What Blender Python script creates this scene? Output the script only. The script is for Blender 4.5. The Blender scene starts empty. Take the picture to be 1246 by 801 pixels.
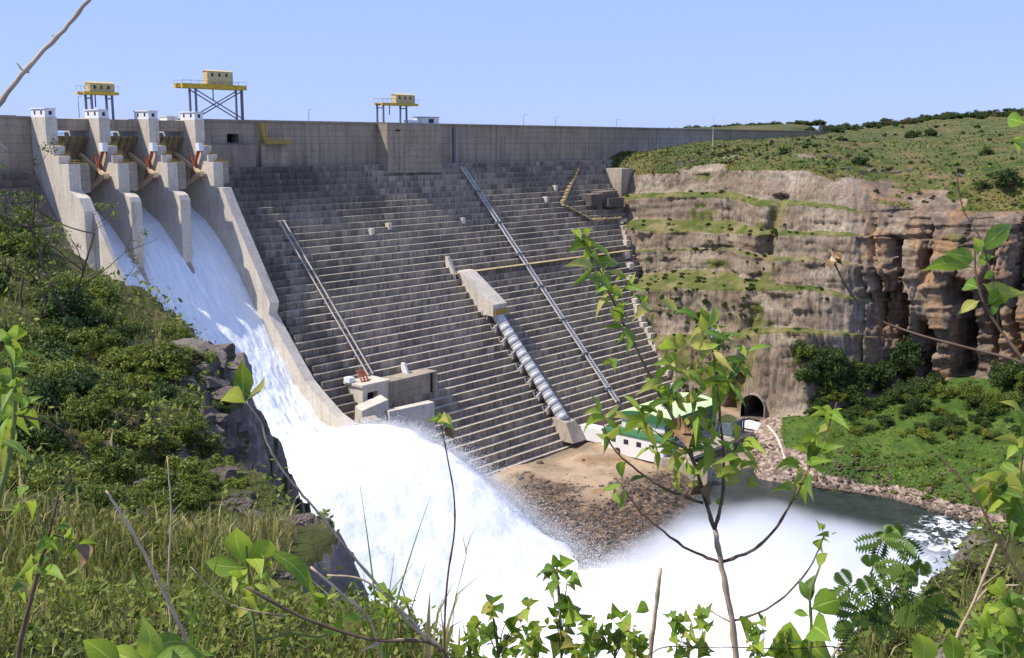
import bpy, math, random
import numpy as np
from mathutils import Vector, Matrix
random.seed(7); rng = np.random.default_rng(7)
scene = bpy.context.scene
COL = scene.collection
R = math.radians

# ---------------------------------------------------------------- camera
# X runs along the dam axis towards the far bank, +Y is upstream, Z up; the viewer's eye is the origin.
FPX, CX, CY, ROLL = 1300.0, 623.0, 400.5, 0.0055
PITCH = R(10.14); AZ = R(40.477)
_F = np.array([math.cos(AZ), math.sin(AZ), 0]); _R = np.array([math.sin(AZ), -math.cos(AZ), 0])
_c, _s = math.cos(PITCH), math.sin(PITCH)
FWD = _F * _c + np.array([0, 0, -_s]); UP0 = _F * _s + np.array([0, 0, _c])
cam_d = bpy.data.cameras.new('camera'); cam = bpy.data.objects.new('camera', cam_d); COL.objects.link(cam)
cam_d.sensor_width = 36; cam_d.sensor_fit = 'HORIZONTAL'; cam_d.lens = FPX / 1246 * 36
cam_d.clip_start = 0.05; cam_d.clip_end = 20000
_rc = _R + ROLL * UP0; _uc = UP0 - ROLL * _R
cam.matrix_world = Matrix(((_rc[0], _uc[0], -FWD[0], 0), (_rc[1], _uc[1], -FWD[1], 0), (_rc[2], _uc[2], -FWD[2], 0), (0, 0, 0, 1)))
scene.camera = cam

# ---------------------------------------------------------------- sky, sun, exposure
LIGHT = Vector((0.95, -0.82, -1.72)).normalized()          # direction the sunlight travels
SUN_EL = math.asin(-LIGHT.z); SUN_AZ = math.atan2(-LIGHT.x, -LIGHT.y)
world = bpy.data.worlds.new('World'); scene.world = world; world.use_nodes = True
wn = world.node_tree; wn.nodes.clear()
sky = wn.nodes.new('ShaderNodeTexSky'); sky.sky_type = 'NISHITA'; sky.sun_disc = False
sky.sun_elevation = SUN_EL; sky.sun_rotation = SUN_AZ; sky.altitude = 900; sky.air_density = 1.0; sky.dust_density = 0.6; sky.ozone_density = 2.2
bg = wn.nodes.new('ShaderNodeBackground'); bg.inputs[1].default_value = 0.12
wo = wn.nodes.new('ShaderNodeOutputWorld')
tint = wn.nodes.new('ShaderNodeMix'); tint.data_type = 'RGBA'; tint.inputs[0].default_value = 0.8; tint.inputs[7].default_value = (2.55, 3.55, 7.2, 1)   # even blue of a clear dry day
wn.links.new(sky.outputs[0], tint.inputs[6]); wn.links.new(tint.outputs[2], bg.inputs[0]); wn.links.new(bg.outputs[0], wo.inputs[0])
sd = bpy.data.lights.new('sun', 'SUN'); sd.energy = 4.6; sd.angle = R(0.53); sd.color = (1.0, 0.945, 0.86)
sun = bpy.data.objects.new('sun', sd); COL.objects.link(sun)
sun.rotation_euler = LIGHT.to_track_quat('-Z', 'Y').to_euler(); sun.location = (0, 0, 200)
scene.view_settings.view_transform = 'Standard'; scene.view_settings.look = 'None'
scene.view_settings.exposure = 0.4; scene.view_settings.gamma = 1.0; scene.view_settings.use_curve_mapping = False
scene.render.engine = 'CYCLES'
cy = scene.cycles
cy.use_denoising = True; cy.max_bounces = 8; cy.diffuse_bounces = 3; cy.glossy_bounces = 2
cy.transparent_max_bounces = 16; cy.volume_bounces = 4; cy.volume_max_steps = 96; cy.caustics_reflective = False; cy.caustics_refractive = False

# ---------------------------------------------------------------- layout helpers (pixel of the 1246 x 801 photograph -> place)
def ray(x, y):
    x, y = x + ROLL * (y - CY), y - ROLL * (x - CX)
    u = (x - CX) / FPX; v = (y - CY) / FPX
    return _F * (_c - v * _s) + _R * u + np.array([0, 0, -(_s + v * _c)])
def onX(x, y, X): d = ray(x, y); return d * (X / d[0])
def onY(x, y, Y): d = ray(x, y); return d * (Y / d[1])
def onZ(x, y, Z): d = ray(x, y); return d * (Z / d[2])
def at(x, y, dist): d = ray(x, y); return d / math.hypot(d[0], d[1]) * dist
SL, FY, FZ = 0.93, 297.0, -10.0           # dam face: Y = FY + SL*(Z-FZ)
def onF(x, y, off=0.0): d = ray(x, y); return d * ((FY - off - SL * FZ) / (d[1] - SL * d[2]))
def faceY(Z): return FY + SL * (Z - FZ)
def uw(u, w): return _R * u + _F * w      # viewer-aligned plan frame

# ---------------------------------------------------------------- noise
def _hash(ix, iy, iz, seed):
    n = (ix * 374761393 + iy * 668265263 + iz * 2147483647 % 4294967291 + seed * 1274126177) & 0xFFFFFFFF
    n = (n ^ (n >> 13)) * 1274126177 & 0xFFFFFFFF
    n = (n ^ (n >> 16)) * 2246822519 & 0xFFFFFFFF
    n = n ^ (n >> 15)
    return (n & 0xFFFFFF) / 16777215.0
def vnoise(x, y, z, seed=0):
    x, y, z = np.broadcast_arrays(np.asarray(x, float), np.asarray(y, float), np.asarray(z, float))
    ix, iy, iz = np.floor(x), np.floor(y), np.floor(z)
    fx, fy, fz = x - ix, y - iy, z - iz
    ix, iy, iz = (a.astype(np.int64) + 100003 for a in (ix, iy, iz))
    fx, fy, fz = (f * f * (3 - 2 * f) for f in (fx, fy, fz))
    r = 0
    for a in (0, 1):
        for b in (0, 1):
            for c in (0, 1):
                w = (fx if a else 1 - fx) * (fy if b else 1 - fy) * (fz if c else 1 - fz)
                r = r + w * _hash(ix + a, iy + b, iz * 0 + iz + c, seed)
    return r * 2 - 1
def fbm(x, y, z, seed=0, octv=4, gain=0.5):
    r = 0; a = 1.0; f = 1.0; t = 0
    for o in range(octv):
        r = r + a * vnoise(np.asarray(x) * f, np.asarray(y) * f, np.asarray(z) * f, seed + o * 17); t += a
        a *= gain; f *= 2.03
    return r / t
def sstep(a, b, x):
    t = np.clip((x - a) / (b - a), 0, 1); return t * t * (3 - 2 * t)

# ---------------------------------------------------------------- object helpers
def tag(o, label=None, cat=None, group=None, kind=None):
    if label: o['label'] = label
    if cat: o['category'] = cat
    if group: o['group'] = group
    if kind: o['kind'] = kind
    return o
def thing(name, label, cat, loc=(0, 0, 0), group=None):
    o = bpy.data.objects.new(name, None); COL.objects.link(o); o.location = Vector([float(v) for v in loc]); o.empty_display_size = 0.2
    return tag(o, label, cat, group)
def place(o, parent):
    """parent an object whose mesh is in world coordinates"""
    if parent is not None:
        o.parent = parent
        p = Vector((0, 0, 0)); q = parent
        while q is not None: p += q.location; q = q.parent
        o.location = -p
    return o
def mesh_obj(name, verts, faces, mats, parent=None, midx=None, smooth=False, attr=None):
    me = bpy.data.meshes.new(name)
    if isinstance(verts, np.ndarray) and isinstance(faces, np.ndarray):
        nv, nf, k = len(verts), len(faces), faces.shape[1]
        me.vertices.add(nv); me.vertices.foreach_set('co', np.ascontiguousarray(verts, np.float32).ravel())
        me.loops.add(nf * k); me.loops.foreach_set('vertex_index', np.ascontiguousarray(faces, np.int32).ravel())
        me.polygons.add(nf); me.polygons.foreach_set('loop_start', np.arange(0, nf * k, k, dtype=np.int32))
        me.update(calc_edges=True)
    else:
        me.from_pydata([tuple(map(float, v)) for v in verts], [], [tuple(map(int, f)) for f in faces]); me.update()
    for m in (mats if isinstance(mats, (list, tuple)) else [mats]): me.materials.append(m)
    if midx is not None: me.polygons.foreach_set('material_index', np.ascontiguousarray(midx, np.int32))
    if smooth: me.polygons.foreach_set('use_smooth', np.ones(len(me.polygons), bool))
    if attr is not None:
        a = me.attributes.new('tone', 'FLOAT', 'FACE'); a.data.foreach_set('value', np.ascontiguousarray(attr, np.float32))
    me.validate(); me.update()
    o = bpy.data.objects.new(name, me); COL.objects.link(o)
    return place(o, parent)
class MB:
    def __init__(s): s.v = []; s.f = []; s.m = []
    def add(s, v, f, m=0):
        b = len(s.v); s.v += [tuple(map(float, q)) for q in v]; s.f += [tuple(i + b for i in q) for q in f]; s.m += [m] * len(f); return s
    def box(s, x0, x1, y0, y1, z0, z1, m=0):
        return s.add([(x0, y0, z0), (x1, y0, z0), (x1, y1, z0), (x0, y1, z0), (x0, y0, z1), (x1, y0, z1), (x1, y1, z1), (x0, y1, z1)],
                     [(0, 3, 2, 1), (4, 5, 6, 7), (0, 1, 5, 4), (1, 2, 6, 5), (2, 3, 7, 6), (3, 0, 4, 7)], m)
    def prism(s, yz, x0, x1, m=0):                     # polygon in the YZ plane pushed along X
        n = len(yz); a = sum(yz[i][0] * yz[(i + 1) % n][1] - yz[(i + 1) % n][0] * yz[i][1] for i in range(n))
        if a < 0: yz = yz[::-1]
        v = [(x0, y, z) for y, z in yz] + [(x1, y, z) for y, z in yz]
        f = [tuple(range(n - 1, -1, -1)), tuple(range(n, 2 * n))] + [(i, (i + 1) % n, n + (i + 1) % n, n + i) for i in range(n)]
        return s.add(v, f, m)
    def hexa(s, p8, m=0):                              # bottom four then top four, counter-clockwise from above
        return s.add(p8, [(0, 3, 2, 1), (4, 5, 6, 7), (0, 1, 5, 4), (1, 2, 6, 5), (2, 3, 7, 6), (3, 0, 4, 7)], m)
    def tube(s, pts, rad, n=6, m=0, cap=True):
        P = [np.array(p, float) for p in pts]; k = len(P)
        if not hasattr(rad, '__len__'): rad = [rad] * k
        b = len(s.v); up = np.array([0.13, 0.31, 0.94]); prev = None
        for i in range(k):
            t = P[min(i + 1, k - 1)] - P[max(i - 1, 0)]; t = t / (np.linalg.norm(t) + 1e-9)
            a = np.cross(t, up) if prev is None else prev - t * prev.dot(t)
            if np.linalg.norm(a) < 1e-4: a = np.cross(t, [1, 0, 0.2])
            a = a / np.linalg.norm(a); prev = a; c = np.cross(t, a)
            for j in range(n):
                q = 2 * math.pi * j / n; s.v.append(tuple(P[i] + rad[i] * (math.cos(q) * a + math.sin(q) * c)))
        for i in range(k - 1):
            for j in range(n):
                s.f.append((b + i * n + j, b + i * n + (j + 1) % n, b + (i + 1) * n + (j + 1) % n, b + (i + 1) * n + j)); s.m.append(m)
        if cap:
            s.f.append(tuple(b + j for j in range(n))[::-1]); s.m.append(m); s.f.append(tuple(b + (k - 1) * n + j for j in range(n))); s.m.append(m)
        return s
    def bar(s, p, q, w, h=None, m=0):                  # square bar between two points
        h = h or w; p = np.array(p, float); q = np.array(q, float); t = q - p; t /= np.linalg.norm(t)
        a = np.cross(t, [0, 0, 1.0]);
        if np.linalg.norm(a) < 1e-3: a = np.array([1.0, 0, 0])
        a /= np.linalg.norm(a); c = np.cross(a, t)
        v = [e + a * sa * w / 2 + c * sc * h / 2 for e in (p, q) for sa, sc in ((-1, -1), (1, -1), (1, 1), (-1, 1))]
        return s.add(v, [(0, 3, 2, 1), (4, 5, 6, 7), (0, 1, 5, 4), (1, 2, 6, 5), (2, 3, 7, 6), (3, 0, 4, 7)], m)
    def build(s, name, mats, parent=None, smooth=False):
        return mesh_obj(name, s.v, s.f, mats, parent, s.m, smooth)
def grid_faces(nr, nc):
    i = np.arange((nr - 1) * (nc - 1)); r, c = i // (nc - 1), i % (nc - 1)
    a = r * nc + c
    return np.stack([a, a + 1, a + nc + 1, a + nc], 1)
def copy_tree(o, parent=None):
    c = o.copy(); COL.objects.link(c)
    if parent is not None: c.parent = parent
    for ch in list(o.children): copy_tree(ch, c)
    return c
def spline(pts, n=6):
    """centripetal Catmull-Rom through the points (no overshoot)"""
    P = [np.array(p, float) for p in pts]
    if len(P) < 3: return [P[0] + (P[-1] - P[0]) * i / n for i in range(n + 1)]
    out = []; E = [2 * P[0] - P[1]] + P + [2 * P[-1] - P[-2]]
    for i in range(1, len(E) - 2):
        a, b, c, d = E[i - 1:i + 3]; t0 = 0.0
        t1 = t0 + max(np.linalg.norm(b - a), 1e-6) ** 0.5; t2 = t1 + max(np.linalg.norm(c - b), 1e-6) ** 0.5; t3 = t2 + max(np.linalg.norm(d - c), 1e-6) ** 0.5
        for k in range(n):
            t = t1 + (t2 - t1) * k / n
            A1 = (t1 - t) / (t1 - t0) * a + (t - t0) / (t1 - t0) * b; A2 = (t2 - t) / (t2 - t1) * b + (t - t1) / (t2 - t1) * c; A3 = (t3 - t) / (t3 - t2) * c + (t - t2) / (t3 - t2) * d
            B1 = (t2 - t) / (t2 - t0) * A1 + (t - t0) / (t2 - t0) * A2; B2 = (t3 - t) / (t3 - t1) * A2 + (t - t1) / (t3 - t1) * A3
            out.append((t2 - t) / (t2 - t1) * B1 + (t - t1) / (t2 - t1) * B2)
    return out + [P[-1]]

# ---------------------------------------------------------------- materials
MATS = {}
class NT:
    def __init__(s, name):
        s.m = bpy.data.materials.new(name); s.m.use_nodes = True; s.t = s.m.node_tree; s.n = s.t.nodes; s.l = s.t.links
        s.b = s.n['Principled BSDF']; s.out = s.n['Material Output']; MATS[name] = s.m
        s.geo = s.n.new('ShaderNodeNewGeometry'); s.b.inputs['Specular IOR Level'].default_value = 0.25
    def link(s, a, b): s.l.new(a, b)
    def mapped(s, sc, src=None):
        mp = s.n.new('ShaderNodeMapping'); mp.inputs['Scale'].default_value = sc if hasattr(sc, '__len__') else (sc, sc, sc)
        s.link(src or s.geo.outputs['Position'], mp.inputs[0]); return mp.outputs[0]
    def noise(s, sc, detail=5, rough=0.6, dist=0.0, src=None):
        n = s.n.new('ShaderNodeTexNoise'); n.inputs['Scale'].default_value = 1; n.inputs['Detail'].default_value = detail
        n.inputs['Roughness'].default_value = rough; n.inputs['Distortion'].default_value = dist
        s.link(s.mapped(sc, src), n.inputs['Vector']); return n.outputs['Fac']
    def ramp(s, fac, stops, interp='LINEAR'):
        r = s.n.new('ShaderNodeValToRGB'); r.color_ramp.interpolation = interp; e = r.color_ramp.elements
        while len(e) < len(stops): e.new(0.5)
        for k, (p, c) in enumerate(stops):
            e[k].position = p; e[k].color = (*c, 1) if hasattr(c, '__len__') else (c, c, c, 1)
        s.link(fac, r.inputs[0]); return r.outputs[0]
    def mix(s, fac, a, b, mode='MIX'):
        x = s.n.new('ShaderNodeMix'); x.data_type = 'RGBA'; x.blend_type = mode
        for sock, v in ((x.inputs[0], fac), (x.inputs[6], a), (x.inputs[7], b)):
            if isinstance(v, (int, float)): sock.default_value = v
            elif isinstance(v, (tuple, list)): sock.default_value = (*v, 1)
            else: s.link(v, sock)
        return x.outputs[2]
    def math(s, op, a, b=0.0):
        x = s.n.new('ShaderNodeMath'); x.operation = op
        for sock, v in ((x.inputs[0], a), (x.inputs[1], b)):
            if isinstance(v, (int, float)): sock.default_value = v
            else: s.link(v, sock)
        return x.outputs[0]
    def attr(s, name='tone'):
        a = s.n.new('ShaderNodeAttribute'); a.attribute_name = name; return a.outputs['Fac']
    def sep(s, sock):
        x = s.n.new('ShaderNodeSeparateXYZ'); s.link(sock, x.inputs[0]); return x.outputs
    def color(s, c):
        if isinstance(c, (tuple, list)): s.b.inputs['Base Color'].default_value = (*c, 1)
        else: s.link(c, s.b.inputs['Base Color'])
        return s
    def rough(s, v): s.b.inputs['Roughness'].default_value = v; return s
    def bump(s, h, strength=0.4, dist=0.1):
        b = s.n.new('ShaderNodeBump'); b.inputs['Strength'].default_value = strength; b.inputs['Distance'].default_value = dist
        s.link(h, b.inputs['Height']); s.link(b.outputs[0], s.b.inputs['Normal']); return s
def concrete(name, lo, hi, stain=0.5, streak=(0.9, 0.9, 0.05), tint=(0.6, 0.5, 0.4), formlines=False, sc=0.12):
    k = NT(name)
    base = k.ramp(k.noise(sc, 6, 0.65), [(0.3, lo), (0.7, hi)])
    st = k.ramp(k.noise(streak, 5, 0.7), [(0.46, 0.0), (0.68, 1.0)])
    c = k.mix(k.math('MULTIPLY', st, stain), base, tuple(v * 0.28 for v in lo))
    br = k.ramp(k.noise((0.25, 0.25, 0.08), 4, 0.6), [(0.5, 0.0), (0.75, 1.0)])
    c = k.mix(k.math('MULTIPLY', br, 0.35), c, tuple(v * t * 1.5 for v, t in zip(hi, tint)))
    fine = k.noise(1.7, 4, 0.7)
    c = k.mix(0.35, c, k.ramp(fine, [(0.3, 0.25), (0.7, 0.75)]), 'OVERLAY')
    if formlines:
        z = k.sep(k.geo.outputs['Position'])[2]
        m = k.math('FRACT', k.math('MULTIPLY', z, 1 / 2.4)); ln = k.math('LESS_THAN', m, 0.06)
        c = k.mix(k.math('MULTIPLY', ln, 0.5), c, tuple(v * 0.4 for v in lo))
    k.color(c).rough(0.92).bump(fine, 0.35, 0.12)
    return k.m
def plain(name, col, rough=0.6, metal=0.0, var=0.25, sc=1.5):
    k = NT(name); n = k.noise(sc, 4, 0.6)
    k.color(k.mix(k.ramp(n, [(0.3, 0), (0.7, 1)]), tuple(v * (1 - var) for v in col), tuple(min(1, v * (1 + var)) for v in col))).rough(rough)
    k.b.inputs['Metallic'].default_value = metal
    return k.m
M_CONC = concrete('wall_concrete', (0.26, 0.214, 0.155), (0.40, 0.33, 0.238), 0.55, (0.55, 0.55, 0.035), formlines=True)
M_PIER = concrete('pier_concrete', (0.50, 0.435, 0.34), (0.63, 0.555, 0.44), 0.3, (0.5, 0.5, 0.06))
M_CHUTE = concrete('chute_concrete', (0.34, 0.28, 0.21), (0.46, 0.39, 0.30), 0.5, (0.3, 0.3, 0.06))
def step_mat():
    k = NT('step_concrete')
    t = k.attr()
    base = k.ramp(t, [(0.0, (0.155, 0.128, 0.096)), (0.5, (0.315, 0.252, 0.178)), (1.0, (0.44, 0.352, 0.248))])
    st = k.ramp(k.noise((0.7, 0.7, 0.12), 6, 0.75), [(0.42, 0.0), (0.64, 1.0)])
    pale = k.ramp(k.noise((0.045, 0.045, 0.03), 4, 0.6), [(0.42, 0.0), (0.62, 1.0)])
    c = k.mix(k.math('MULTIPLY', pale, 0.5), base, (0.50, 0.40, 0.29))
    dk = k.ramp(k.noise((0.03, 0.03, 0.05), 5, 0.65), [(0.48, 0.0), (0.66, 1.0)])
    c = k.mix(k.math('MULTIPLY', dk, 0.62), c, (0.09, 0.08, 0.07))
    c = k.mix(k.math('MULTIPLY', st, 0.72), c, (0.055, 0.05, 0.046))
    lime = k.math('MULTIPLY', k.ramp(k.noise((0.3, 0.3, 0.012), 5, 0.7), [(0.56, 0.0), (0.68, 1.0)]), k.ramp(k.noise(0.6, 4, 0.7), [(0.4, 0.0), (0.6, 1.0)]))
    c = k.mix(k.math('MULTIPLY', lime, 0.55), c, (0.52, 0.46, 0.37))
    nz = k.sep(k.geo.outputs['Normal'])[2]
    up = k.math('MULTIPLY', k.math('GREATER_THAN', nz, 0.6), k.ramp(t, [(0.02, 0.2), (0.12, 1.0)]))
    c = k.mix(up, c, k.ramp(k.noise((0.5, 0.5, 0.5), 5, 0.7), [(0.3, (0.28, 0.235, 0.175)), (0.7, (0.58, 0.49, 0.37))]))  # up-facing treads painted paler, the sunlight on them put into the colour
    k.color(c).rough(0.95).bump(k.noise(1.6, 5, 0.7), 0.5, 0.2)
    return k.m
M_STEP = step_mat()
M_YEL = plain('yellow_paint', (0.55, 0.36, 0.035), 0.55)
M_YDK = plain('ochre_steel', (0.33, 0.22, 0.06), 0.7)
M_BEIGE = plain('beige_sheet', (0.55, 0.44, 0.22), 0.6)
M_WHITE = plain('white_paint', (0.74, 0.72, 0.68), 0.7, var=0.08)
M_STEEL = plain('grey_steel', (0.16, 0.17, 0.19), 0.55, 0.3)
M_DARK = plain('dark_opening', (0.02, 0.02, 0.022), 0.9)
M_GALV = plain('galvanised_pipe', (0.54, 0.53, 0.50), 0.7, 0.0)
M_RUST = plain('red_oxide_steel', (0.36, 0.10, 0.045), 0.6)
M_TAN = plain('trunnion_tan', (0.62, 0.46, 0.28), 0.6)
M_GATE = concrete('gate_plate', (0.24, 0.19, 0.105), (0.36, 0.29, 0.17), 0.5, (1.5, 1.5, 0.1))
M_GLASS = plain('dark_window', (0.03, 0.035, 0.045), 0.25)
M_OCHRE = concrete('ochre_walkway', (0.36, 0.27, 0.14), (0.52, 0.41, 0.22), 0.4, (0.6, 0.6, 0.6))
def rock(name, cols, strata=(0.02, 0.02, 0.35), drill=False, darkness=0.75, rust=None):
    k = NT(name)
    base = k.ramp(k.noise(0.06, 7, 0.65), [(0.28, cols[0]), (0.48, cols[1]), (0.68, cols[2])])
    ly = k.ramp(k.noise(strata, 6, 0.7), [(0.38, 0.0), (0.62, 1.0)])
    c = k.mix(k.math('MULTIPLY', ly, 0.45), base, cols[3])
    if rust: c = k.mix(k.math('MULTIPLY', k.ramp(k.noise((0.1, 0.1, 0.035), 4, 0.6), [(0.52, 0.0), (0.7, 1.0)]), 0.75), c, rust)
    v = k.ramp(k.noise((0.8, 0.8, 0.04) if drill else (0.3, 0.3, 0.12), 6, 0.75), [(0.42, 0.0), (0.66, 1.0)])
    c = k.mix(k.math('MULTIPLY', v, darkness), c, (0.05, 0.045, 0.042))
    fine = k.noise(0.9, 6, 0.75)
    c = k.mix(0.5, c, k.ramp(fine, [(0.3, 0.2), (0.7, 0.8)]), 'OVERLAY')
    k.color(c).rough(0.95).bump(fine, 0.8, 0.6)
    return k.m
M_CUT = rock('cut_rock', [(0.22, 0.19, 0.16), (0.36, 0.31, 0.26), (0.46, 0.38, 0.31), (0.42, 0.30, 0.24)], drill=True, darkness=0.55)
M_NAT = rock('cliff_rock', [(0.15, 0.125, 0.105), (0.27, 0.215, 0.17), (0.36, 0.28, 0.21), (0.13, 0.10, 0.09)], (0.03, 0.03, 0.6), darkness=0.7, rust=(0.42, 0.22, 0.08))
M_HROCK = rock('hill_rock', [(0.075, 0.06, 0.048), (0.17, 0.14, 0.11), (0.30, 0.25, 0.2), (0.11, 0.08, 0.06)], (0.15, 0.15, 1.4), darkness=0.6)
def grassy(name, cols, sc=0.05, fine=0.9):
    k = NT(name)
    c = k.ramp(k.noise(sc, 6, 0.68), [(0.3, cols[0]), (0.44, cols[1]), (0.56, cols[2]), (0.7, cols[3])])
    f = k.noise(fine, 6, 0.75)
    c = k.mix(0.6, c, k.ramp(f, [(0.28, 0.12), (0.72, 0.85)]), 'OVERLAY')
    k.color(c).rough(1.0).bump(f, 0.9, 0.5)
    return k.m
M_GRASS = grassy('plateau_grass', [(0.03, 0.045, 0.010), (0.055, 0.07, 0.016), (0.10, 0.09, 0.03), (0.14, 0.11, 0.045)], 0.02, 0.5)
M_LEDGE = grassy('ledge_grass', [(0.05, 0.085, 0.015), (0.085, 0.12, 0.02), (0.13, 0.15, 0.035), (0.24, 0.20, 0.10)], 0.08)
M_BANK = grassy('bank_grass', [(0.03, 0.09, 0.012), (0.05, 0.135, 0.018), (0.075, 0.15, 0.025), (0.09, 0.16, 0.035)], 0.06)
M_TALUS = rock('talus_gravel', [(0.15, 0.115, 0.085), (0.25, 0.195, 0.145), (0.36, 0.29, 0.22), (0.2, 0.14, 0.10)], (0.9, 0.9, 0.9), darkness=0.4)
M_HSOIL = grassy('hill_soil', [(0.02, 0.024, 0.008), (0.04, 0.05, 0.014), (0.075, 0.075, 0.025), (0.12, 0.095, 0.05)], 0.3, 3.0)

# ================================================================ THE DAM
CREST = 4.7
dam = thing('concrete_dam', 'long grey stepped concrete dam closing the gorge, with a gated spillway at its left', 'dam', (270, 300, -104))
PX = [143.7 + 15.7 * i for i in range(4)]
XW4 = PX[3]
XCON = [(-8, 424), (-17.5, 411), (-34, 397), (-50, 380), (-67, 363), (-85, 357), (-96, 353), (-106, 348)]
def xcon(z):
    zs = [a for a, b in XCON][::-1]; xs = [b for a, b in XCON][::-1]
    return float(np.interp(z, zs, xs))
# solid body behind the step blocks
def body_poly(inset): return [(309, -112), (309, -2), (300.5, -2), (300.5, FZ), (FY + inset + 1.0, FZ - 0.3), (faceY(-104) + inset, -104.3), (faceY(-112) + inset, -112)]
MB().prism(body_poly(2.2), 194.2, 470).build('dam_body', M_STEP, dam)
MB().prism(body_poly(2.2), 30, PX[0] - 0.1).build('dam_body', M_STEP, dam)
# crest wall, one pour after another with open joints
def wall_panel(x0, x1, z0, z1=CREST, y0=300.0, hole=None):
    b = MB()
    if hole:
        hx0, hx1, hz0, hz1 = hole
        b.box(x0, hx0, y0, 309, z0, z1); b.box(hx1, x1, y0, 309, z0, z1); b.box(hx0, hx1, y0, 309, z0, hz0); b.box(hx0, hx1, y0, 309, hz1, z1); b.box(hx0, hx1, y0 + 4, 309, hz0, hz1, 1)
    else: b.box(x0, x1, y0, 309, z0, z1)
    return b.build('wall_panel', [M_CONC, M_DARK], dam)
niche0, niche1 = onY(276, 163, 300), onY(291, 177, 300)
edges = [30, 52, 74, 96, 118, 143.6]
for a, b in zip(edges, edges[1:]): wall_panel(a + 0.04, b - 0.04, -17.5)
edges = [194.3, 218, 240, 262, 275, 296, 318, 340, 362, 384, 406, 430, 456, 482, 508, 534, 560, 586, 612, 640, 668]
for i, (a, b) in enumerate(zip(edges, edges[1:])):
    wall_panel(a + 0.05, b - 0.05, -17.5 if i < 3 else -10.4, y0=300.0 + 0.06 * (i % 2), hole=(niche0[0], niche1[0], niche1[2], niche0[2]) if i == 0 else None)
# parapet on the crest, coping and road
b = MB()
for x0, x1 in ((30, PX[0]), (XW4 + 3.4, 668)):
    b.box(x0, x1, 299.6, 300.9, CREST + 0.003, CREST + 0.55); b.box(x0, x1, 308.2, 309.4, CREST + 0.003, CREST + 0.9)
b.build('parapet', M_CONC, dam)
# wall buttress panels beside the spillway
MB().box(195.0, 217.4, 297.6, 299.97, -18.5, -2.6).build('buttress_panel', concrete('brown_stained_concrete', (0.19, 0.155, 0.12), (0.30, 0.25, 0.19), 0.5, (0.5, 0.5, 0.05)), dam)
MB().box(220.4, 231.5, 298.6, 299.97, -17.5, -1.2).build('buttress_panel', M_CONC, dam)
# intake tower block standing proud of the crest wall
tA = onY(471, 153, 294.4); tB = onY(538, 209, 294.4)
b = MB(); b.box(tA[0], tB[0] - 6.4, 294.4, 299.97, tB[2], CREST + 0.35); b.box(tB[0] - 6.3, tB[0], 294.7, 299.97, tB[2] - 0.4, CREST + 0.2)
tower = b.build('intake_tower', M_CONC, dam)
MB().box(tA[0] + 4.2, tA[0] + 6.6, 294.3, 294.55, 2.2, 2.8).build('vent', M_DARK, tower)
b = MB(); b.box(tA[0] - 1.5, tB[0] + 0.6, 294.9, 299.96, tB[2] - 2.6, tB[2] - 0.45); b.build('plinth', M_STEP, tower)
# deep vertical joint right of the tower, feeding the stairway
jx = onY(552, 180, 300)[0]
MB().box(jx - 0.6, jx + 0.6, 299.3, 299.9, -10, 4).build('drain_channel', M_STEEL, dam)

# ---- stepped face: courses of formed blocks
HS = 2.1; NROW = 46
def blk_mesh(L, jit, tone):
    b = MB(); b.box(0.035, L - 0.035, -jit, 3.6, -HS + 0.02, 0)
    me = bpy.data.meshes.new('step_block'); me.from_pydata(b.v, [], b.f); me.update(); me.materials.append(M_STEP)
    a = me.attributes.new('tone', 'FLOAT', 'FACE'); a.data.foreach_set('value', np.full(6, tone, np.float32)); return me
def proj(P):
    P = np.asarray(P, float); d = P @ FWD; return CX + FPX * (P @ _rc) / d, CY - FPX * (P @ _uc) / d, d
LENS = (2.8, 3.6, 4.6)
cand = []
for k in range(NROW):
    zt = FZ - k * HS; y = faceY(zt); x = 194.4 + rng.uniform(0, 2); xe = xcon(zt) + rng.uniform(0, 4) + 4
    while x < xe:
        L = LENS[rng.integers(3)]; cand.append((x, y, zt, L, k)); x += L
    if k < 11:
        x = 30.0
        while x < PX[0] - 6: cand.append((x, y, zt, 4.6, k)); x += 4.6
def seen(c):
    px, py, d = proj((c[0] + 2, c[1], c[2] - 1)); 
    return 335 < px < 900 and py < 640 and not (px < 440 + max(0, py - 470) * 1.0 and py > 440)
order = sorted((c for c in cand if seen(c) and c[4] > 11), key=lambda c: c[0] ** 2 + c[1] ** 2 + c[2] ** 2)
single = set(id(c) for c in order[:300])
VAR = {}
for L in LENS:
    for j in range(6): VAR[(L, j)] = blk_mesh(L, (0.0, 0.05, 0.1, -0.06, 0.14, 0.02)[j], (0.15, 0.3, 0.45, 0.6, 0.75, 0.95)[j])
bulk = MB(); tones = []
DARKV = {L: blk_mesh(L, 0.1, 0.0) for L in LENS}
for c in cand:
    j = int(rng.integers(6)); dark = c[0] < 203 + 6 * float(vnoise(c[2] * 0.15, 0, 0, 77)) or (c[4] < 7 + 2.5 * float(vnoise(c[0] * 0.06, 0, 0, 78)) and c[0] < 262)  # darker blocks beside the chute and under the wall, shade put into their tone
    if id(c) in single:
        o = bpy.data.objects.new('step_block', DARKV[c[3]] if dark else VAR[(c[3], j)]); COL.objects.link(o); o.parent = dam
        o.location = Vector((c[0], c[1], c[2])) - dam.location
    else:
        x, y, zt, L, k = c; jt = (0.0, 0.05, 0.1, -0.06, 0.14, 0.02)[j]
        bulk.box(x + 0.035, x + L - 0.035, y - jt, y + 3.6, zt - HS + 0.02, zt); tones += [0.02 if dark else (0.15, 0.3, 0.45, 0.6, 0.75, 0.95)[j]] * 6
sb = mesh_obj('step_blocks', bulk.v, bulk.f, M_STEP, dam, attr=tones); sb['kind'] = 'stuff'
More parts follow.
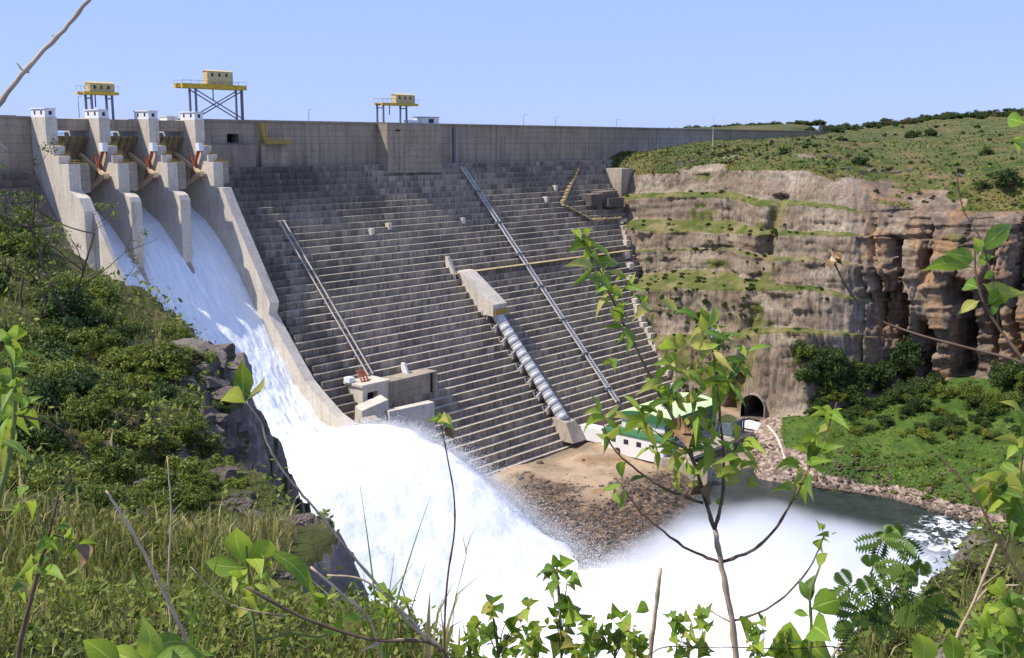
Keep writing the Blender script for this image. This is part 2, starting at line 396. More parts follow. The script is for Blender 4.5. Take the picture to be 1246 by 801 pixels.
# pale loose kerb blocks standing on the steps
for px, py in ((451, 284), (472, 277), (562, 270), (664, 244), (675, 230)):
    p = onF(px, py); MB().box(p[0], p[0] + 1.6, p[1] - 0.4, p[1] + 1.6, p[2] - 0.8, p[2] + 1.5).build('kerb_block', M_PIER, dam)
# berm walkway half way up
pA, pB = onF(552, 331, 1.0), onF(760, 306, 1.0)
zb = FZ - round((FZ - pA[2]) / HS) * HS
MB().box(pA[0], xcon(zb) + 2, faceY(zb) - 1.6, faceY(zb) + 1.2, zb - 0.12, zb + 0.16).build('berm_walkway', M_OCHRE, dam)
b = MB(); b.prism([(faceY(zb) + 3.5, zb - 2), (faceY(zb) + 3.5, zb + 6), (faceY(zb) + 2.6, zb + 6), (faceY(zb) - 0.5, zb + 0.4), (faceY(zb) - 0.5, zb - 2)], pA[0] - 0.2, pA[0] + 1.1); b.build('cheek_wall', M_PIER, dam)

# ---- stairway down the face with its side rails
sx = onF(563, 208)[0]; z0, z1 = -11.5, onF(745, 490)[2]
st = MB()
n = 150
for i in range(n):
    z = z0 + (z1 - z0) * i / n; y = faceY(z) - 1.3
    st.box(sx - 0.9, sx + 0.9, y, y + 0.55, z, z + 0.12)
stair = st.build('stairway', M_GALV, dam)
for s in (-1, 1):
    b = MB(); b.bar((sx + s * 1.0, faceY(z0) - 1.2, z0 + 0.1), (sx + s * 1.0, faceY(z1) - 1.2, z1 + 0.1), 0.16, 0.5); b.build('stringer', M_GALV, stair)
for i in range(7):
    z = z0 + (z1 - z0) * (i + 0.8) / 7.2; y = faceY(z) - 1.3
    MB().box(sx - 1.5, sx + 1.5, y - 0.3, y + 1.0, z - 0.7, z + 0.35).build('landing', M_STEEL, stair)

# ---- end steps along the right contact, each a pale stub
zc = -36.0
while zc > -97:
    x = xcon(zc) + rng.uniform(-1.5, 0.5); y = faceY(zc)
    MB().box(x - 1.0, x + 2.4, y - 1.6, y + 3.0, zc - 2.2, zc + rng.uniform(0.2, 0.9)).build('end_block', M_PIER, dam)
    zc -= HS * rng.choice([1, 1, 2])
for px, py, w, h, d in ((750, 222, 9, 13, 6), (735, 236, 7, 3, 5), (728, 240, 5, 5, 4), (741, 246, 12, 4, 4), (717, 243, 8, 5, 4)):
    p = onF(px, py); MB().box(p[0] - w / 2, p[0] + w / 2, p[1] - d, p[1] + 3, p[2] - h / 2, p[2] + h / 2).build('abutment_block', M_CHUTE if h > 10 else M_STEP, dam)

# ---- spillway piers
WATER = [(300, -20.2), (295.4, -22.0), (288, -25.6), (281.9, -30.4), (276, -36), (271.9, -40.6), (268.2, -45.4), (265.5, -49), (255, -61.6), (246, -72), (241, -76.6), (236, -80), (230, -82.2), (224, -82.6), (221, -82.2)]
def waterZ(y): return np.interp(y, [a for a, b in WATER][::-1], [b for a, b in WATER][::-1])
ch = MB(); ch.prism([(309, -112), (309, -20.5), (300, -21.2)] + [(a, z - 1.4) for a, z in WATER[1:]] + [(221, -112)], PX[0] + 0.6, XW4 + 0.6); ch.build('chute_floor', M_CHUTE, dam)
ogee = [(a, z - 1.2) for a, z in WATER]
def pier_outline(kind, yb):
    top = [(312, 5.0), (291.4, 5.0), (291.4, -2.7), (288, -2.9), (288, -5.5), (285.2, -5.6), (285.2, -7.7), (yb, -7.7)]
    if kind == 0: low = [(yb, -14.8), (275.6, -16.6), (273.3, -20.0), (273.3, -44), (282, -34), (296, -26), (312, -26)]
    elif kind == 3:
        low = [(yb, -15.3), (278.5, -15.3), (275.1, -20.9), (264.9, -36.2), (256.8, -48.4), (257.8, -51.8), (247.8, -62.9), (241.3, -69.8), (235.9, -73.4), (229, -77.6), (222.9, -79.7), (221.5, -83), (221.5, -104), (245, -104), (290, -60), (312, -60)]
    else: low = [(yb, -15.8), (279.4, -16.2), (277.6, -17.0), (276.7, -18.4), (276.7, -42), (286, -32), (296, -26), (312, -26)]
    return top + low
CAB_W = M_WHITE
for i in range(4):
    x0 = PX[i]; th = 3.3; yb = 280.2 if i == 0 else 282.6
    p = MB().prism(pier_outline(i, yb), x0, x0 + th).build('spillway_pier', M_PIER, dam)
    # trunnion corbel on the right side, gate walkway on it
    if i < 3: MB().box(x0 + th + 0.003, x0 + 6.0, yb + 0.05, yb + 4.4, -15.4, -7.72).build('corbel', M_CONC, p)
    else: MB().box(x0 + th + 0.003, x0 + 5.4, yb + 0.05, yb + 4.0, -14.2, -7.72).build('corbel', M_CONC, p)
    b = MB()
    for (ya, yb2, z) in ((291.3, 288.1, -2.7), (288, 285.3, -5.5), (285.2, yb + 0.1, -7.7)):
        for zz in (0.5, 1.05): b.bar((x0 + 3.1, ya, z + zz), (x0 + 3.1, yb2, z + zz), 0.09); b.bar((x0 + 3.1 + (2.6 if z < -7 else 0), yb2, z + zz), (x0 + 0.2, yb2, z + zz), 0.09)
        for q in (ya - 0.1, (ya + yb2) / 2, yb2): b.bar((x0 + 3.1, q, z), (x0 + 3.1, q, z + 1.1), 0.09)
        b.box(x0 + 0.2, x0 + 3.0 + (2.6 if z < -7 else 0), yb2 - 0.0, yb2 + 0.06, z + 0.02, z + 0.4)
    b.build('railing', M_YDK, p)
    c = MB().box(x0 + 0.1, x0 + 3.1, 291.6, 299.4, 5.003, 7.15).box(x0 - 0.15, x0 + 3.35, 291.3, 299.7, 7.153, 7.45).build('gate_cabin', CAB_W if i != 9 else M_PIER, p)
    for y in (293.6, 297.4): MB().box(x0 + 0.06, x0 + 0.3, y - 0.45, y + 0.45, 5.7, 6.7).build('window', M_GLASS, p)
    MB().box(x0 + 1.2, x0 + 2.1, 291.55, 291.8, 5.6, 6.6).build('window', M_GLASS, p)
# thin training wall on the left of the chute
MB().prism([(273.2, -20.2), (264.7, -32.3), (255.5, -44.9), (249, -51.5), (240, -64), (232, -74), (224, -80.5), (222, -84), (222, -104), (245, -104), (273.2, -60)], PX[0] + 2.5, PX[0] + 3.7).build('training_wall', M_PIER, dam)
# bridge over the bays
for i in range(3):
    MB().box(PX[i] + 3.303, PX[i + 1] - 0.003, 297.2, 309, 1.4, CREST).build('bridge_girder', M_CONC, dam)
# radial gates
def radial_gate(i):
    xa, xb = PX[i] + 3.5, PX[i + 1] - 0.2; ty, tz, rr = 287.4, -11.2, 15.0
    g = thing('radial_gate', '', 'gate', (xa, ty, tz), 'radial spillway gates')
    v = []; f = []; n = 14; angs = [R(47 - 78 * k / n) for k in range(n + 1)]
    for a in angs:
        for x in (xa, xb):
            for q in (rr, rr + 0.25): v.append((x, ty + q * math.cos(a), tz + q * math.sin(a)))
    for k in range(n):
        o = k * 4; f += [(o, o + 2, o + 6, o + 4), (o + 1, o + 5, o + 7, o + 3), (o, o + 4, o + 5, o + 1), (o + 2, o + 3, o + 7, o + 6)]
    f += [(0, 1, 3, 2), (n * 4, n * 4 + 2, n * 4 + 3, n * 4 + 1)]
    leaf = mesh_obj('skin_plate', v, f, M_GATE, g)
    for k in range(6):
        x = xa + 0.5 + (xb - xa - 1.0) * k / 5
        b = MB(); b.tube([(x, ty + (rr - 0.32) * math.cos(a), tz + (rr - 0.32) * math.sin(a)) for a in angs], 0.36, 4); b.build('rib', M_GATE, leaf)
    for s, x in ((0, xa + 0.9), (1, xb - 1.2)):
        for a in (24, -24): MB().bar((x, ty, tz), (x - 0.2, ty + (rr - 0.5) * math.cos(R(a)), tz + (rr - 0.5) * math.sin(R(a))), 0.8, 1.0).build('arm', M_TAN, g)
        b = MB(); b.tube([(x - 0.8, ty, tz), (x + 0.8, ty, tz)], 1.0, 12); b.build('trunnion', M_TAN, g)
    b = MB(); b.tube([(xb - 0.7, 288.2, -3.6), (xb - 0.8, 292.2, -10.2)], 0.5, 10); b.tube([(xb - 0.8, 292.2, -10.2), (xb - 0.8, 294.5, -14.5)], 0.22, 8); b.build('hoist_cylinder', M_RUST, g)
    b = MB(); b.box(xb - 1.5, xb + 0.1, 287.2, 289.2, -4.4, -2.0); b.build('hoist_bracket', M_WHITE, g)
    b = MB(); b.bar((xb - 1.4, 292.6, -5.5), (xb - 1.4, 287.0, -13.5), 0.3); b.build('ladder', M_RUST, g)
    return g
for i, t in enumerate(('leftmost of the three ribbed radial gates, between the first two spillway piers', 'middle of the three ribbed radial gates in the spillway', 'rightmost of the three ribbed radial gates, next to the long chute wall')):
    radial_gate(i)['label'] = t

# ---- water on the chute
def water_mat():
    k = NT('white_water')
    s = k.noise((1.1, 0.13, 0.13), 6, 0.7); q = k.noise((0.35, 0.08, 0.08), 4, 0.6)
    c = k.mix(k.ramp(s, [(0.35, 0.0), (0.6, 1.0)]), (0.78, 0.81, 0.815), (0.97, 0.97, 0.965))
    c = k.mix(k.ramp(q, [(0.3, 0.0), (0.55, 1.0)]), (0.80, 0.83, 0.84), c)
    k.color(c).rough(0.55).bump(k.math('ADD', s, k.math('MULTIPLY', k.noise(1.4, 5, 0.75), 0.7)), 0.8, 0.7)
    return k.m
M_WW = water_mat()
nx, ny = 120, 260
xs = np.linspace(PX[0] + 3.72, XW4 - 0.02, nx); ys = np.linspace(299, 221, ny)
Xg, Yg = np.meshgrid(xs, ys)
Zg = waterZ(Yg) + 0.25 * fbm(Xg * 0.9, Yg * 0.15, 0, 3, 4)
rough_ = sstep(284, 246, Yg)
Zg += rough_ * (1.7 * fbm(Xg * 0.45, Yg * 0.2, 1, 5, 6, 0.62) + 0.5)
for i in (1, 2):
    d = Xg - (PX[i] + 1.6); dn = np.clip(277 - Yg, 0, None)
    Zg -= 2.4 * np.exp(-(d / 1.5) ** 2) * np.exp(-dn / 9) * (Yg < 278)
    Zg += 0.7 * np.exp(-((np.abs(d) - 2.0 - dn * 0.06) / 0.9) ** 2) * np.exp(-dn / 30) * (Yg < 278)
wat = mesh_obj('spillway_water', np.stack([Xg, Yg, Zg], -1).reshape(-1, 3), grid_faces(ny, nx)[:, ::-1], M_WW, None, smooth=True); wat['kind'] = 'structure'

# ================================================================ FAR BANK: cliff, ledges, grass plateau, river bank
ROWS = ['under', 'water', 'bank', 'foot', 'L5f', 'L5b', 'L4f', 'L4b', 'L3f', 'L3b', 'L2f', 'L2b', 'L1f', 'L1b', 'rim', 'U1', 'U2', 'U3', 'H']
LX = [352, 357, 364, 368, 386, 388, 389, 391, 402, 404, 411, 415]
CT = {  # column px: (y of the rows from water edge up, X of the same rows)
 725: ([600, 560, 500, 415, 407, 352, 338, 305, 304, 274, 265, 241, 235, 213, 206, 197, 191, 187], [345, 347] + LX + [416, 420, 425, 430]),
 760: ([600, 560, 500, 415, 407, 351, 337, 305, 304, 276, 266, 241, 235, 212, 204, 196, 190, 187], [345, 347] + LX + [417, 422, 428, 433]),
 800: ([600, 560, 497, 415, 407, 350, 330, 305, 304, 283, 266, 240, 234, 211, 203, 195, 188, 183], [345, 347] + LX + [418, 425, 436, 455]),
 840: ([600, 560, 495, 415, 405, 350, 327, 305, 304, 282, 266, 239, 233, 211, 202, 192, 183, 178], [330, 340] + LX + [420, 432, 450, 480]),
 888: ([585, 545, 505, 415, 404, 353, 330, 302, 301, 283, 268, 240, 232, 207, 198, 188, 178, 172], [310, 330] + LX + [420, 440, 480, 540]),
 925: ([579, 540, 509, 404, 398, 353, 345, 317, 312, 286, 279, 250, 241, 206, 197, 186, 176, 170], [299, 320, 344, 347, 353, 356, 362, 365, 370, 373, 379, 382, 390, 399, 410, 435, 485, 580]),
 980: ([592, 547, 505, 403, 398, 352, 346, 316, 312, 285, 281, 249, 244, 206, 195, 180, 168, 162], [301, 320, 343, 345, 351, 354, 360, 363, 368, 371, 377, 380, 388, 396, 405, 440, 520, 680]),
 1030: ([598, 549, 492, 408, 405, 362, 358, 321, 318, 286, 282, 255, 251, 226, 210, 188, 168, 156], [304, 324, 352, 355, 356, 359, 361, 364, 366, 369, 372, 377, 381, 390, 400, 440, 540, 800]),
 1080: ([606, 553, 475, 415, 414, 370, 368, 325, 323, 290, 288, 268, 266, 250, 228, 200, 170, 150], [308, 328, 366, 367.5, 368.5, 370, 372, 374, 376, 378, 380, 383, 385, 388, 400, 440, 560, 900]),
 1150: ([625, 560, 462, 412, 411, 375, 373, 328, 326, 295, 293, 272, 270, 257, 230, 198, 168, 143], [304, 332, 372, 373, 374, 375, 376, 378, 379, 381, 383, 386, 387, 391, 403, 445, 580, 1000]),
 1246: ([662, 575, 458, 412, 411, 375, 373, 328, 326, 295, 293, 272, 270, 256, 222, 190, 160, 137], [297, 332, 374, 375, 376, 377, 378, 380, 381, 383, 385, 388, 389, 393, 405, 450, 600, 1000]),
 1420: ([760, 610, 450, 412, 411, 375, 373, 328, 326, 295, 293, 272, 270, 256, 222, 190, 155, 128], [280, 320, 374, 375, 376, 377, 378, 380, 381, 383, 385, 388, 389, 393, 405, 450, 600, 1000]),
}
cp = sorted(CT)
def col_at(px):
    ya = np.array([CT[c][0] for c in cp], float); xa = np.array([CT[c][1] for c in cp], float)
    return [np.interp(px, cp, ya[:, j]) for j in range(18)], [np.interp(px, cp, xa[:, j]) for j in range(18)]
SUB = [2, 16, 16, 24, 5, 18, 6, 14, 4, 12, 6, 12, 5, 12, 10, 16, 22, 22]   # quads between successive rows
pxs = np.arange(725, 1420, 1.9)
cols3 = []
rowkind = sum([[j] * s for j, s in enumerate(SUB)], [])
for px in pxs:
    yy, xx = col_at(px)
    for j in range(3, 14):
        g = (j + 1) // 2                                   # both edges of a ledge wander together
        yy[j] += 1.7 * float(fbm(px * 0.035, g * 3.1, 0, 501, 4)) + 0.5 * float(vnoise(px * 0.22, j, 0, 502))
        xx[j] += (1.5 * float(fbm(px * 0.05, j * 1.7, 0, 503, 4)) + 0.7 * float(vnoise(px * 0.3, j, 0, 504))) * (px < 1090)
    pts = [onX(px, y, x) for y, x in zip(yy, xx)]
    p0 = pts[0].copy(); p0[2] -= 6; p0[0] -= 4
    pts = [p0] + pts
    line = []
    for j, s in enumerate(SUB):
        for q in range(s): line.append(pts[j] + (pts[j + 1] - pts[j]) * (q / s))
    line.append(pts[-1]); cols3.append(line)
G = np.array(cols3).transpose(1, 0, 2)               # rows, cols, xyz
nr, nc = G.shape[:2]
rk = np.array(rowkind + [17])
x, y, z = G[..., 0].copy(), G[..., 1].copy(), G[..., 2].copy()
isface = np.isin(rk, [3, 5, 7, 9, 11, 13])[:, None] * 1.0
isledge = np.isin(rk, [4, 6, 8, 10, 12])[:, None] * 1.0
isup = (rk >= 14)[:, None] * 1.0
isbank = (rk <= 2)[:, None] * 1.0
PXg = np.broadcast_to(pxs[None, :], (nr, nc))
nat = sstep(1015, 1085, PXg + 14 * fbm(y * 0.05, z * 0.05, 0, 31)) * (isface + isledge)
cut = (1 - nat) * (isface + isledge)
# cut benches: mild relief with drill marks; natural cliff: strata, blocks and deep clefts
dx = cut * (0.8 * fbm(x * 0, y * 0.05, z * 0.05, 11, 3) + 0.22 * vnoise(y * 0.8, z * 0.03, 0, 12) + 0.3 * fbm(0, y * 0.5, z * 0.5, 14, 3))
hsh = lambda a, b_, sd_: _hash(np.floor(a).astype(np.int64) + 5000, np.floor(b_).astype(np.int64) + 5000, np.zeros(np.shape(a), np.int64), sd_) * 2 - 1
wy = y + 1.6 * vnoise(0, y * 0.03, z * 0.05, 27) + 0.35 * vnoise(0, y * 0.3, z * 0.3, 37); wz = z + 0.06 * y + 0.7 * vnoise(0, y * 0.05, z * 0.04, 28)
dn = 5.0 * hsh(wy / 15.0, wz / 44.0, 21) + 2.8 * hsh(wy / 6.7, wz / 19.0, 22) + 1.0 * hsh(wy / 12.0, wz / 3.1, 23) + 0.6 * hsh(wy / 5.4, wz / 1.1, 24) + 1.6 * hsh(wy / 60.0, wz / 8.0, 26)
dn += 0.9 * hsh(wy / 40.0, wz / 2.9, 38) + 0.15 * fbm(0, y * 0.6, z * 0.6, 30, 2) + 2.0 * fbm(0, y * 0.02, z * 0.02, 29, 3)
yc = np.interp(z, [-110, -20], [0, 0])
for cpx, cw, dep, zlo, zhi in ((1046, 5, 9, -80, -44), (1093, 9, 22, -86, -38), (1066, 4, 8, -72, -30), (1128, 8, 14, -46, -32), (1168, 13, 20, -86, -50), (1122, 9, 16, -84, -66), (1205, 9, 15, -84, -40), (1237, 6, 12, -72, -30)):
    dn += dep * (0.75 + 0.4 * hsh(wy / 2.5, wz / 5.0, 37)) * sstep(cw, cw * 0.75, np.abs(PXg - cpx - 4 * hsh(wz / 6.0 + cpx, wz * 0, 36) - 5 * fbm(z * 0.06, cpx, 0, 35, 3))) * sstep(zlo - 4, zlo + 4, z) * sstep(zhi + 6, zhi - 2, z)
mid = sstep(-92, -80, z) * sstep(-24, -34, z)
dx = dx + nat * (dn * (0.3 + 0.7 * mid))
under = nat * sstep(-60, -70, z) * (1 - sstep(-82, -90, z)) * 6.0 * (0.35 + 0.65 * vnoise(y * 0.07, 0, 1, 41))
dx = dx + under
gul = sstep(14, 3, np.abs(PXg - (935 + (z + 40) * 0.75) - 5 * fbm(z * 0.07, 0, 0, 39, 3))) * (isface + isledge) * (1 - nat) * (z < -22)
dx = dx + 5.0 * gul
dx = dx + cut * (0.7 * hsh(wy / 8.5, wz / 5.0, 25) + 0.4 * hsh(wy / 3.2, wz / 2.2, 26) + 0.35 * hsh(wy / 30, wz / 1.5, 27))
G[..., 0] += dx; G[..., 1] += 0.0
G[..., 2] += isledge * (0.5 * fbm(x * 0.2, y * 0.2, 0, 51, 3)) + isup * sstep(0, 40, x - 405) * (3.2 * fbm(x * 0.02, y * 0.02, 0, 52, 5) + 0.9 * fbm(x * 0.12, y * 0.12, 0, 53, 3)) + isbank * (1.2 * fbm(x * 0.08, y * 0.08, 0, 54, 4) + 0.5 * fbm(x * 0.5, y * 0.5, 0, 55, 3)) * (rk > 0)[:, None]
# surface cover as point weights, blended in the material
F = grid_faces(nr, nc); cen = G.reshape(-1, 3)[F].mean(1); k4 = rk[F[:, 0] // nc]
n1 = fbm(G[..., 0] * 0.05, G[..., 1] * 0.05, G[..., 2] * 0.12, 61, 4); n2 = fbm(G[..., 0] * 0.05, G[..., 1] * 0.05, 3, 66, 4)
w_nat = nat + (rk >= 14)[:, None] * sstep(1015, 1085, PXg)
ledge = isledge * (1 - nat)
w_gr = ledge * (0.35 + 0.65 * sstep(-0.5, -0.1, n1)) * 1.15 + isface * (1 - nat) * 0.62 * sstep(0.2, 0.5, n1 + 0.12 * (PXg < 905) * (z < -58) - 0.2 * (PXg > 945))
gully = sstep(13, 5, np.abs(PXg - (935 + (z + 40) * 0.75))) * (isface + isledge) * (1 - nat) * (z < -24)
w_gr = np.maximum(w_gr, 0.75 * gully * sstep(-0.25, 0.2, n1)) + nat * sstep(0.2, 0.45, n1) * sstep(-40, -30, z) * 0.8
w_top = isup * (1 - (rk == 14)[:, None] * sstep(0.0, 0.3, n1) - (rk == 15)[:, None] * sstep(0.25, 0.5, n1) * 0.9)
w_tal = isbank * np.clip(sstep(-102.6, -104.6, z - 1.6 * n2) + 0.8 * sstep(0.15, 0.45, n2) * sstep(-99, -102.5, z) + sstep(968, 945, PXg + 22 * n2), 0, 1)
w_bank = isbank * (1 - w_tal)
def cover_mat():
    k = NT('cliff_cover')
    def rockc(cols, strata, vert, dark, rust):
        base = k.ramp(k.noise(0.06, 7, 0.65), [(0.28, cols[0]), (0.48, cols[1]), (0.68, cols[2])])
        c = k.mix(k.math('MULTIPLY', k.ramp(k.noise(strata, 6, 0.7), [(0.38, 0.0), (0.62, 1.0)]), 0.5), base, cols[3])
        if rust: c = k.mix(k.math('MULTIPLY', k.ramp(k.noise((0.1, 0.1, 0.035), 4, 0.6), [(0.48, 0.0), (0.64, 1.0)]), 0.75), c, rust)
        return k.mix(k.math('MULTIPLY', k.ramp(k.noise(vert, 6, 0.75), [(0.42, 0.0), (0.66, 1.0)]), dark), c, (0.05, 0.043, 0.038))
    fine = k.noise(0.7, 6, 0.75); fo = k.ramp(fine, [(0.3, 0.2), (0.7, 0.8)])
    cutc = rockc([(0.12, 0.096, 0.066), (0.24, 0.192, 0.134), (0.43, 0.36, 0.265), (0.26, 0.165, 0.105)], (0.03, 0.03, 0.3), (1.0, 1.0, 0.11), 0.68, None)
    natc = rockc([(0.10, 0.08, 0.062), (0.24, 0.175, 0.12), (0.42, 0.325, 0.225), (0.11, 0.075, 0.055)], (0.05, 0.05, 0.7), (0.25, 0.25, 0.07), 0.8, (0.34, 0.185, 0.08))
    edge = k.math('MULTIPLY', k.math('SUBTRACT', k.noise(0.35, 6, 0.75), 0.5), 1.5)
    def w(name, lo=0.42, hi=0.58): return k.ramp(k.math('ADD', k.attr(name), edge), [(lo, 0.0), (hi, 1.0)])
    c = k.mix(w('w_nat'), cutc, natc)
    gn = k.noise(0.09, 6, 0.7)
    c = k.mix(w('w_gr'), c, k.ramp(gn, [(0.3, (0.035, 0.055, 0.010)), (0.42, (0.075, 0.095, 0.018)), (0.52, (0.125, 0.125, 0.035)), (0.62, (0.22, 0.175, 0.085)), (0.75, (0.09, 0.10, 0.022))]))
    tn = k.noise((0.055, 0.055, 0.055), 10, 0.85)
    c = k.mix(w('w_top'), c, k.ramp(tn, [(0.34, (0.022, 0.045, 0.007)), (0.43, (0.05, 0.08, 0.012)), (0.52, (0.105, 0.098, 0.028)), (0.60, (0.17, 0.12, 0.05)), (0.72, (0.06, 0.075, 0.016))]))
    bn = k.noise(0.10, 7, 0.75)
    c = k.mix(w('w_bank'), c, k.ramp(bn, [(0.3, (0.022, 0.045, 0.007)), (0.45, (0.045, 0.085, 0.012)), (0.58, (0.075, 0.12, 0.018)), (0.72, (0.12, 0.125, 0.035))]))
    vo = k.n.new('ShaderNodeTexVoronoi'); vo.inputs['Scale'].default_value = 0.8; k.link(k.geo.outputs['Position'], vo.inputs['Vector'])
    c = k.mix(w('w_tal'), c, k.ramp(k.sep(vo.outputs['Color'])[0], [(0.0, (0.13, 0.09, 0.065)), (0.5, (0.26, 0.185, 0.135)), (1.0, (0.44, 0.345, 0.26))]))
    c = k.mix(0.55, c, fo, 'OVERLAY')
    k.color(c).rough(0.97).bump(fine, 0.8, 0.6); return k.m
# tunnel mouth: open the rock where the adit goes in
tc = onX(917, 505, 344); TW, TH = 4.3, 7.4
arch = (np.abs(cen[:, 1] - tc[1]) < TW) & (cen[:, 2] > tc[2] - 1.5) & (cen[:, 2] < tc[2] + TH * np.sqrt(np.clip(1 - (np.abs(cen[:, 1] - tc[1]) / TW) ** 2 * 0.8, 0, 1))) & (k4 >= 2) & (k4 <= 3) & (cen[:, 0] < 362)
keep = ~arch
cliff = mesh_obj('cliff', G.reshape(-1, 3), F[keep], cover_mat(), None); cliff['kind'] = 'structure'
for nm, arr in (('w_nat', w_nat), ('w_gr', w_gr), ('w_top', w_top), ('w_bank', w_bank), ('w_tal', w_tal)):
    a = cliff.data.attributes.new(nm, 'FLOAT', 'POINT'); a.data.foreach_set('value', np.ascontiguousarray(np.broadcast_to(arr, (nr, nc)), np.float32).ravel())
tun = thing('tunnel_portal', 'dark arched tunnel mouth at the foot of the cut rock face above the talus', 'tunnel', tc)
prof = [(-TW - 0.3, -1.2), (-TW - 0.3, 3.2)] + [((TW + 0.3) * math.cos(math.pi - a), 3.2 + (TH - 2.9) * math.sin(a)) for a in np.linspace(0.2, math.pi - 0.2, 9)] + [(TW + 0.3, 3.2), (TW + 0.3, -1.2)]
v = [(tc[0] + dx_, tc[1] + a, tc[2] + b_) for dx_ in (-1.2, 34) for a, b_ in prof]; n = len(prof)
mesh_obj('tunnel_lining', v, [(i, i + 1, n + i + 1, n + i) for i in range(n - 1)] + [(n - 1, 0, n, 2 * n - 1), tuple(range(n, 2 * n))], M_HROCK, tun)
prof2 = [(a * 1.07, b_ * 1.04) for a, b_ in prof]
v = [(tc[0] + d_, tc[1] + a, tc[2] + b_) for d_, pr in ((-1.3, prof), (-1.3, prof2), (1.5, prof), (1.5, prof2)) for a, b_ in pr]
mesh_obj('portal_ring', v, [(i, i + 1, n + i + 1, n + i) for i in range(n - 1)] + [(n + i, n + i + 1, 3 * n + i + 1, 3 * n + i) for i in range(n - 1)] + [(2 * n + i, i, i + 1, 2 * n + i + 1) for i in range(n - 1)], M_CUT, tun)

# far hills behind the dam and beyond the plateau
hx = np.linspace(500, 1012, 120); rows = []
for k, (dist, lift) in enumerate(((700, -12), (820, 0), (1000, 0), (1500, -30))):
    line = []
    for px in hx:
        yh = np.interp(px, [500, 800, 830, 900, 960, 985, 1012], [170, 160, 156, 153, 151, 153, 166])
        p = at(px, yh, dist); p[2] += lift + 1.5 * fbm(px * 0.03, k, 0, 71, 4); line.append(p)
    rows.append(line)
hl = mesh_obj('hills', np.array(rows).reshape(-1, 3), grid_faces(4, len(hx)), M_GRASS, None); hl['kind'] = 'structure'
# ================================================================ RIVER, RIVERBED AND APRON
WZ = -106.0
def poly_sd(px_, py_, poly):
    """signed distance to a closed polygon, negative inside"""
    P = np.array(poly, float); d = np.full(np.shape(px_), 1e9); ins = np.zeros(np.shape(px_), bool)
    for a, b in zip(P, np.roll(P, -1, 0)):
        e = b - a; wx, wy = px_ - a[0], py_ - a[1]
        t = np.clip((wx * e[0] + wy * e[1]) / (e @ e), 0, 1)
        d = np.minimum(d, np.hypot(wx - e[0] * t, wy - e[1] * t))
        c1 = (a[1] > py_) != (b[1] > py_)
        with np.errstate(divide='ignore', invalid='ignore'):
            xi = a[0] + (py_ - a[1]) / (b[1] - a[1] + 1e-12) * e[0]
        ins ^= c1 & (px_ < xi)
    return np.where(ins, -d, d)
apron_px = [(560, 600), (620, 560), (690, 500), (770, 470), (860, 480), (935, 500), (935, 540), (880, 560), (838, 566), (828, 602), (800, 632), (745, 668), (700, 690), (672, 665), (640, 620)]
apron_poly = [tuple(onZ(a, b_, -103.5)[:2]) for a, b_ in apron_px]
gx = np.arange(185, 362, 0.8); gy = np.arange(130, 262, 0.8)
AX, AY = np.meshgrid(gx, gy)
sd = poly_sd(AX, AY, apron_poly) + 4.0 * fbm(AX * 0.06, AY * 0.06, 0, 81, 4)
AZ_ = -103.2 + 6.0 * sstep(285, 350, AX) * sstep(175, 215, AY) - 5.5 * sstep(-3, 11, sd)
ridge = lambda x0, y0, r, h: h * np.exp(-(((AX - x0) ** 2 + (AY - y0) ** 2) / r ** 2))
for px, py, r_, h_ in ((745, 545, 9, 3.4), (715, 560, 7, 2.2), (640, 578, 8, 2.0), (770, 600, 8, 2.0), (700, 600, 12, 1.0)):
    q = onZ(px, py, -103); AZ_ += ridge(q[0], q[1], r_, h_)
_dp = AX * FWD[0] + AY * FWD[1] - 103 * FWD[2]; _py = CY - FPX * (AX * _uc[0] + AY * _uc[1] - 103 * _uc[2]) / _dp; _px = CX + FPX * (AX * _rc[0] + AY * _rc[1] - 103 * _rc[2]) / _dp
stony = sstep(-0.1, 0.35, 0.5 * fbm(AX * 0.07, AY * 0.07, 2, 83, 3) + 0.6 * sstep(575, 625, _py) - 0.2 + 0.3 * sstep(735, 760, _px) * sstep(570, 585, _py))
AZ_ += 0.25 * fbm(AX * 0.4, AY * 0.4, 0, 84, 3) + stony * 0.6 * np.abs(fbm(AX * 0.8, AY * 0.8, 0, 85, 2))
def apron_mat():
    k = NT('apron_dirt')
    big = k.noise(0.05, 5, 0.6); f = k.noise(1.3, 6, 0.8)
    c = k.ramp(big, [(0.30, (0.17, 0.13, 0.09)), (0.45, (0.29, 0.205, 0.12)), (0.56, (0.42, 0.31, 0.20)), (0.7, (0.27, 0.16, 0.075))])
    st = k.attr()
    vor = k.n.new('ShaderNodeTexVoronoi'); vor.inputs['Scale'].default_value = 0.9; k.link(k.geo.outputs['Position'], vor.inputs['Vector'])
    sc_ = k.ramp(k.sep(vor.outputs['Color'])[0], [(0.0, (0.035, 0.028, 0.022)), (0.5, (0.095, 0.07, 0.05)), (0.8, (0.19, 0.105, 0.05)), (1.0, (0.26, 0.19, 0.13))])
    c = k.mix(st, c, sc_)
    c = k.mix(0.45, c, k.ramp(f, [(0.3, 0.2), (0.7, 0.8)]), 'OVERLAY')
    k.color(c).rough(0.97).bump(f, 0.7, 0.4); return k.m
F = grid_faces(len(gy), len(gx))
apron = mesh_obj('riverbed', np.stack([AX, AY, AZ_], -1).reshape(-1, 3), F, apron_mat(), None, attr=stony.reshape(-1)[F[:, 0]], smooth=True); apron['kind'] = 'structure'
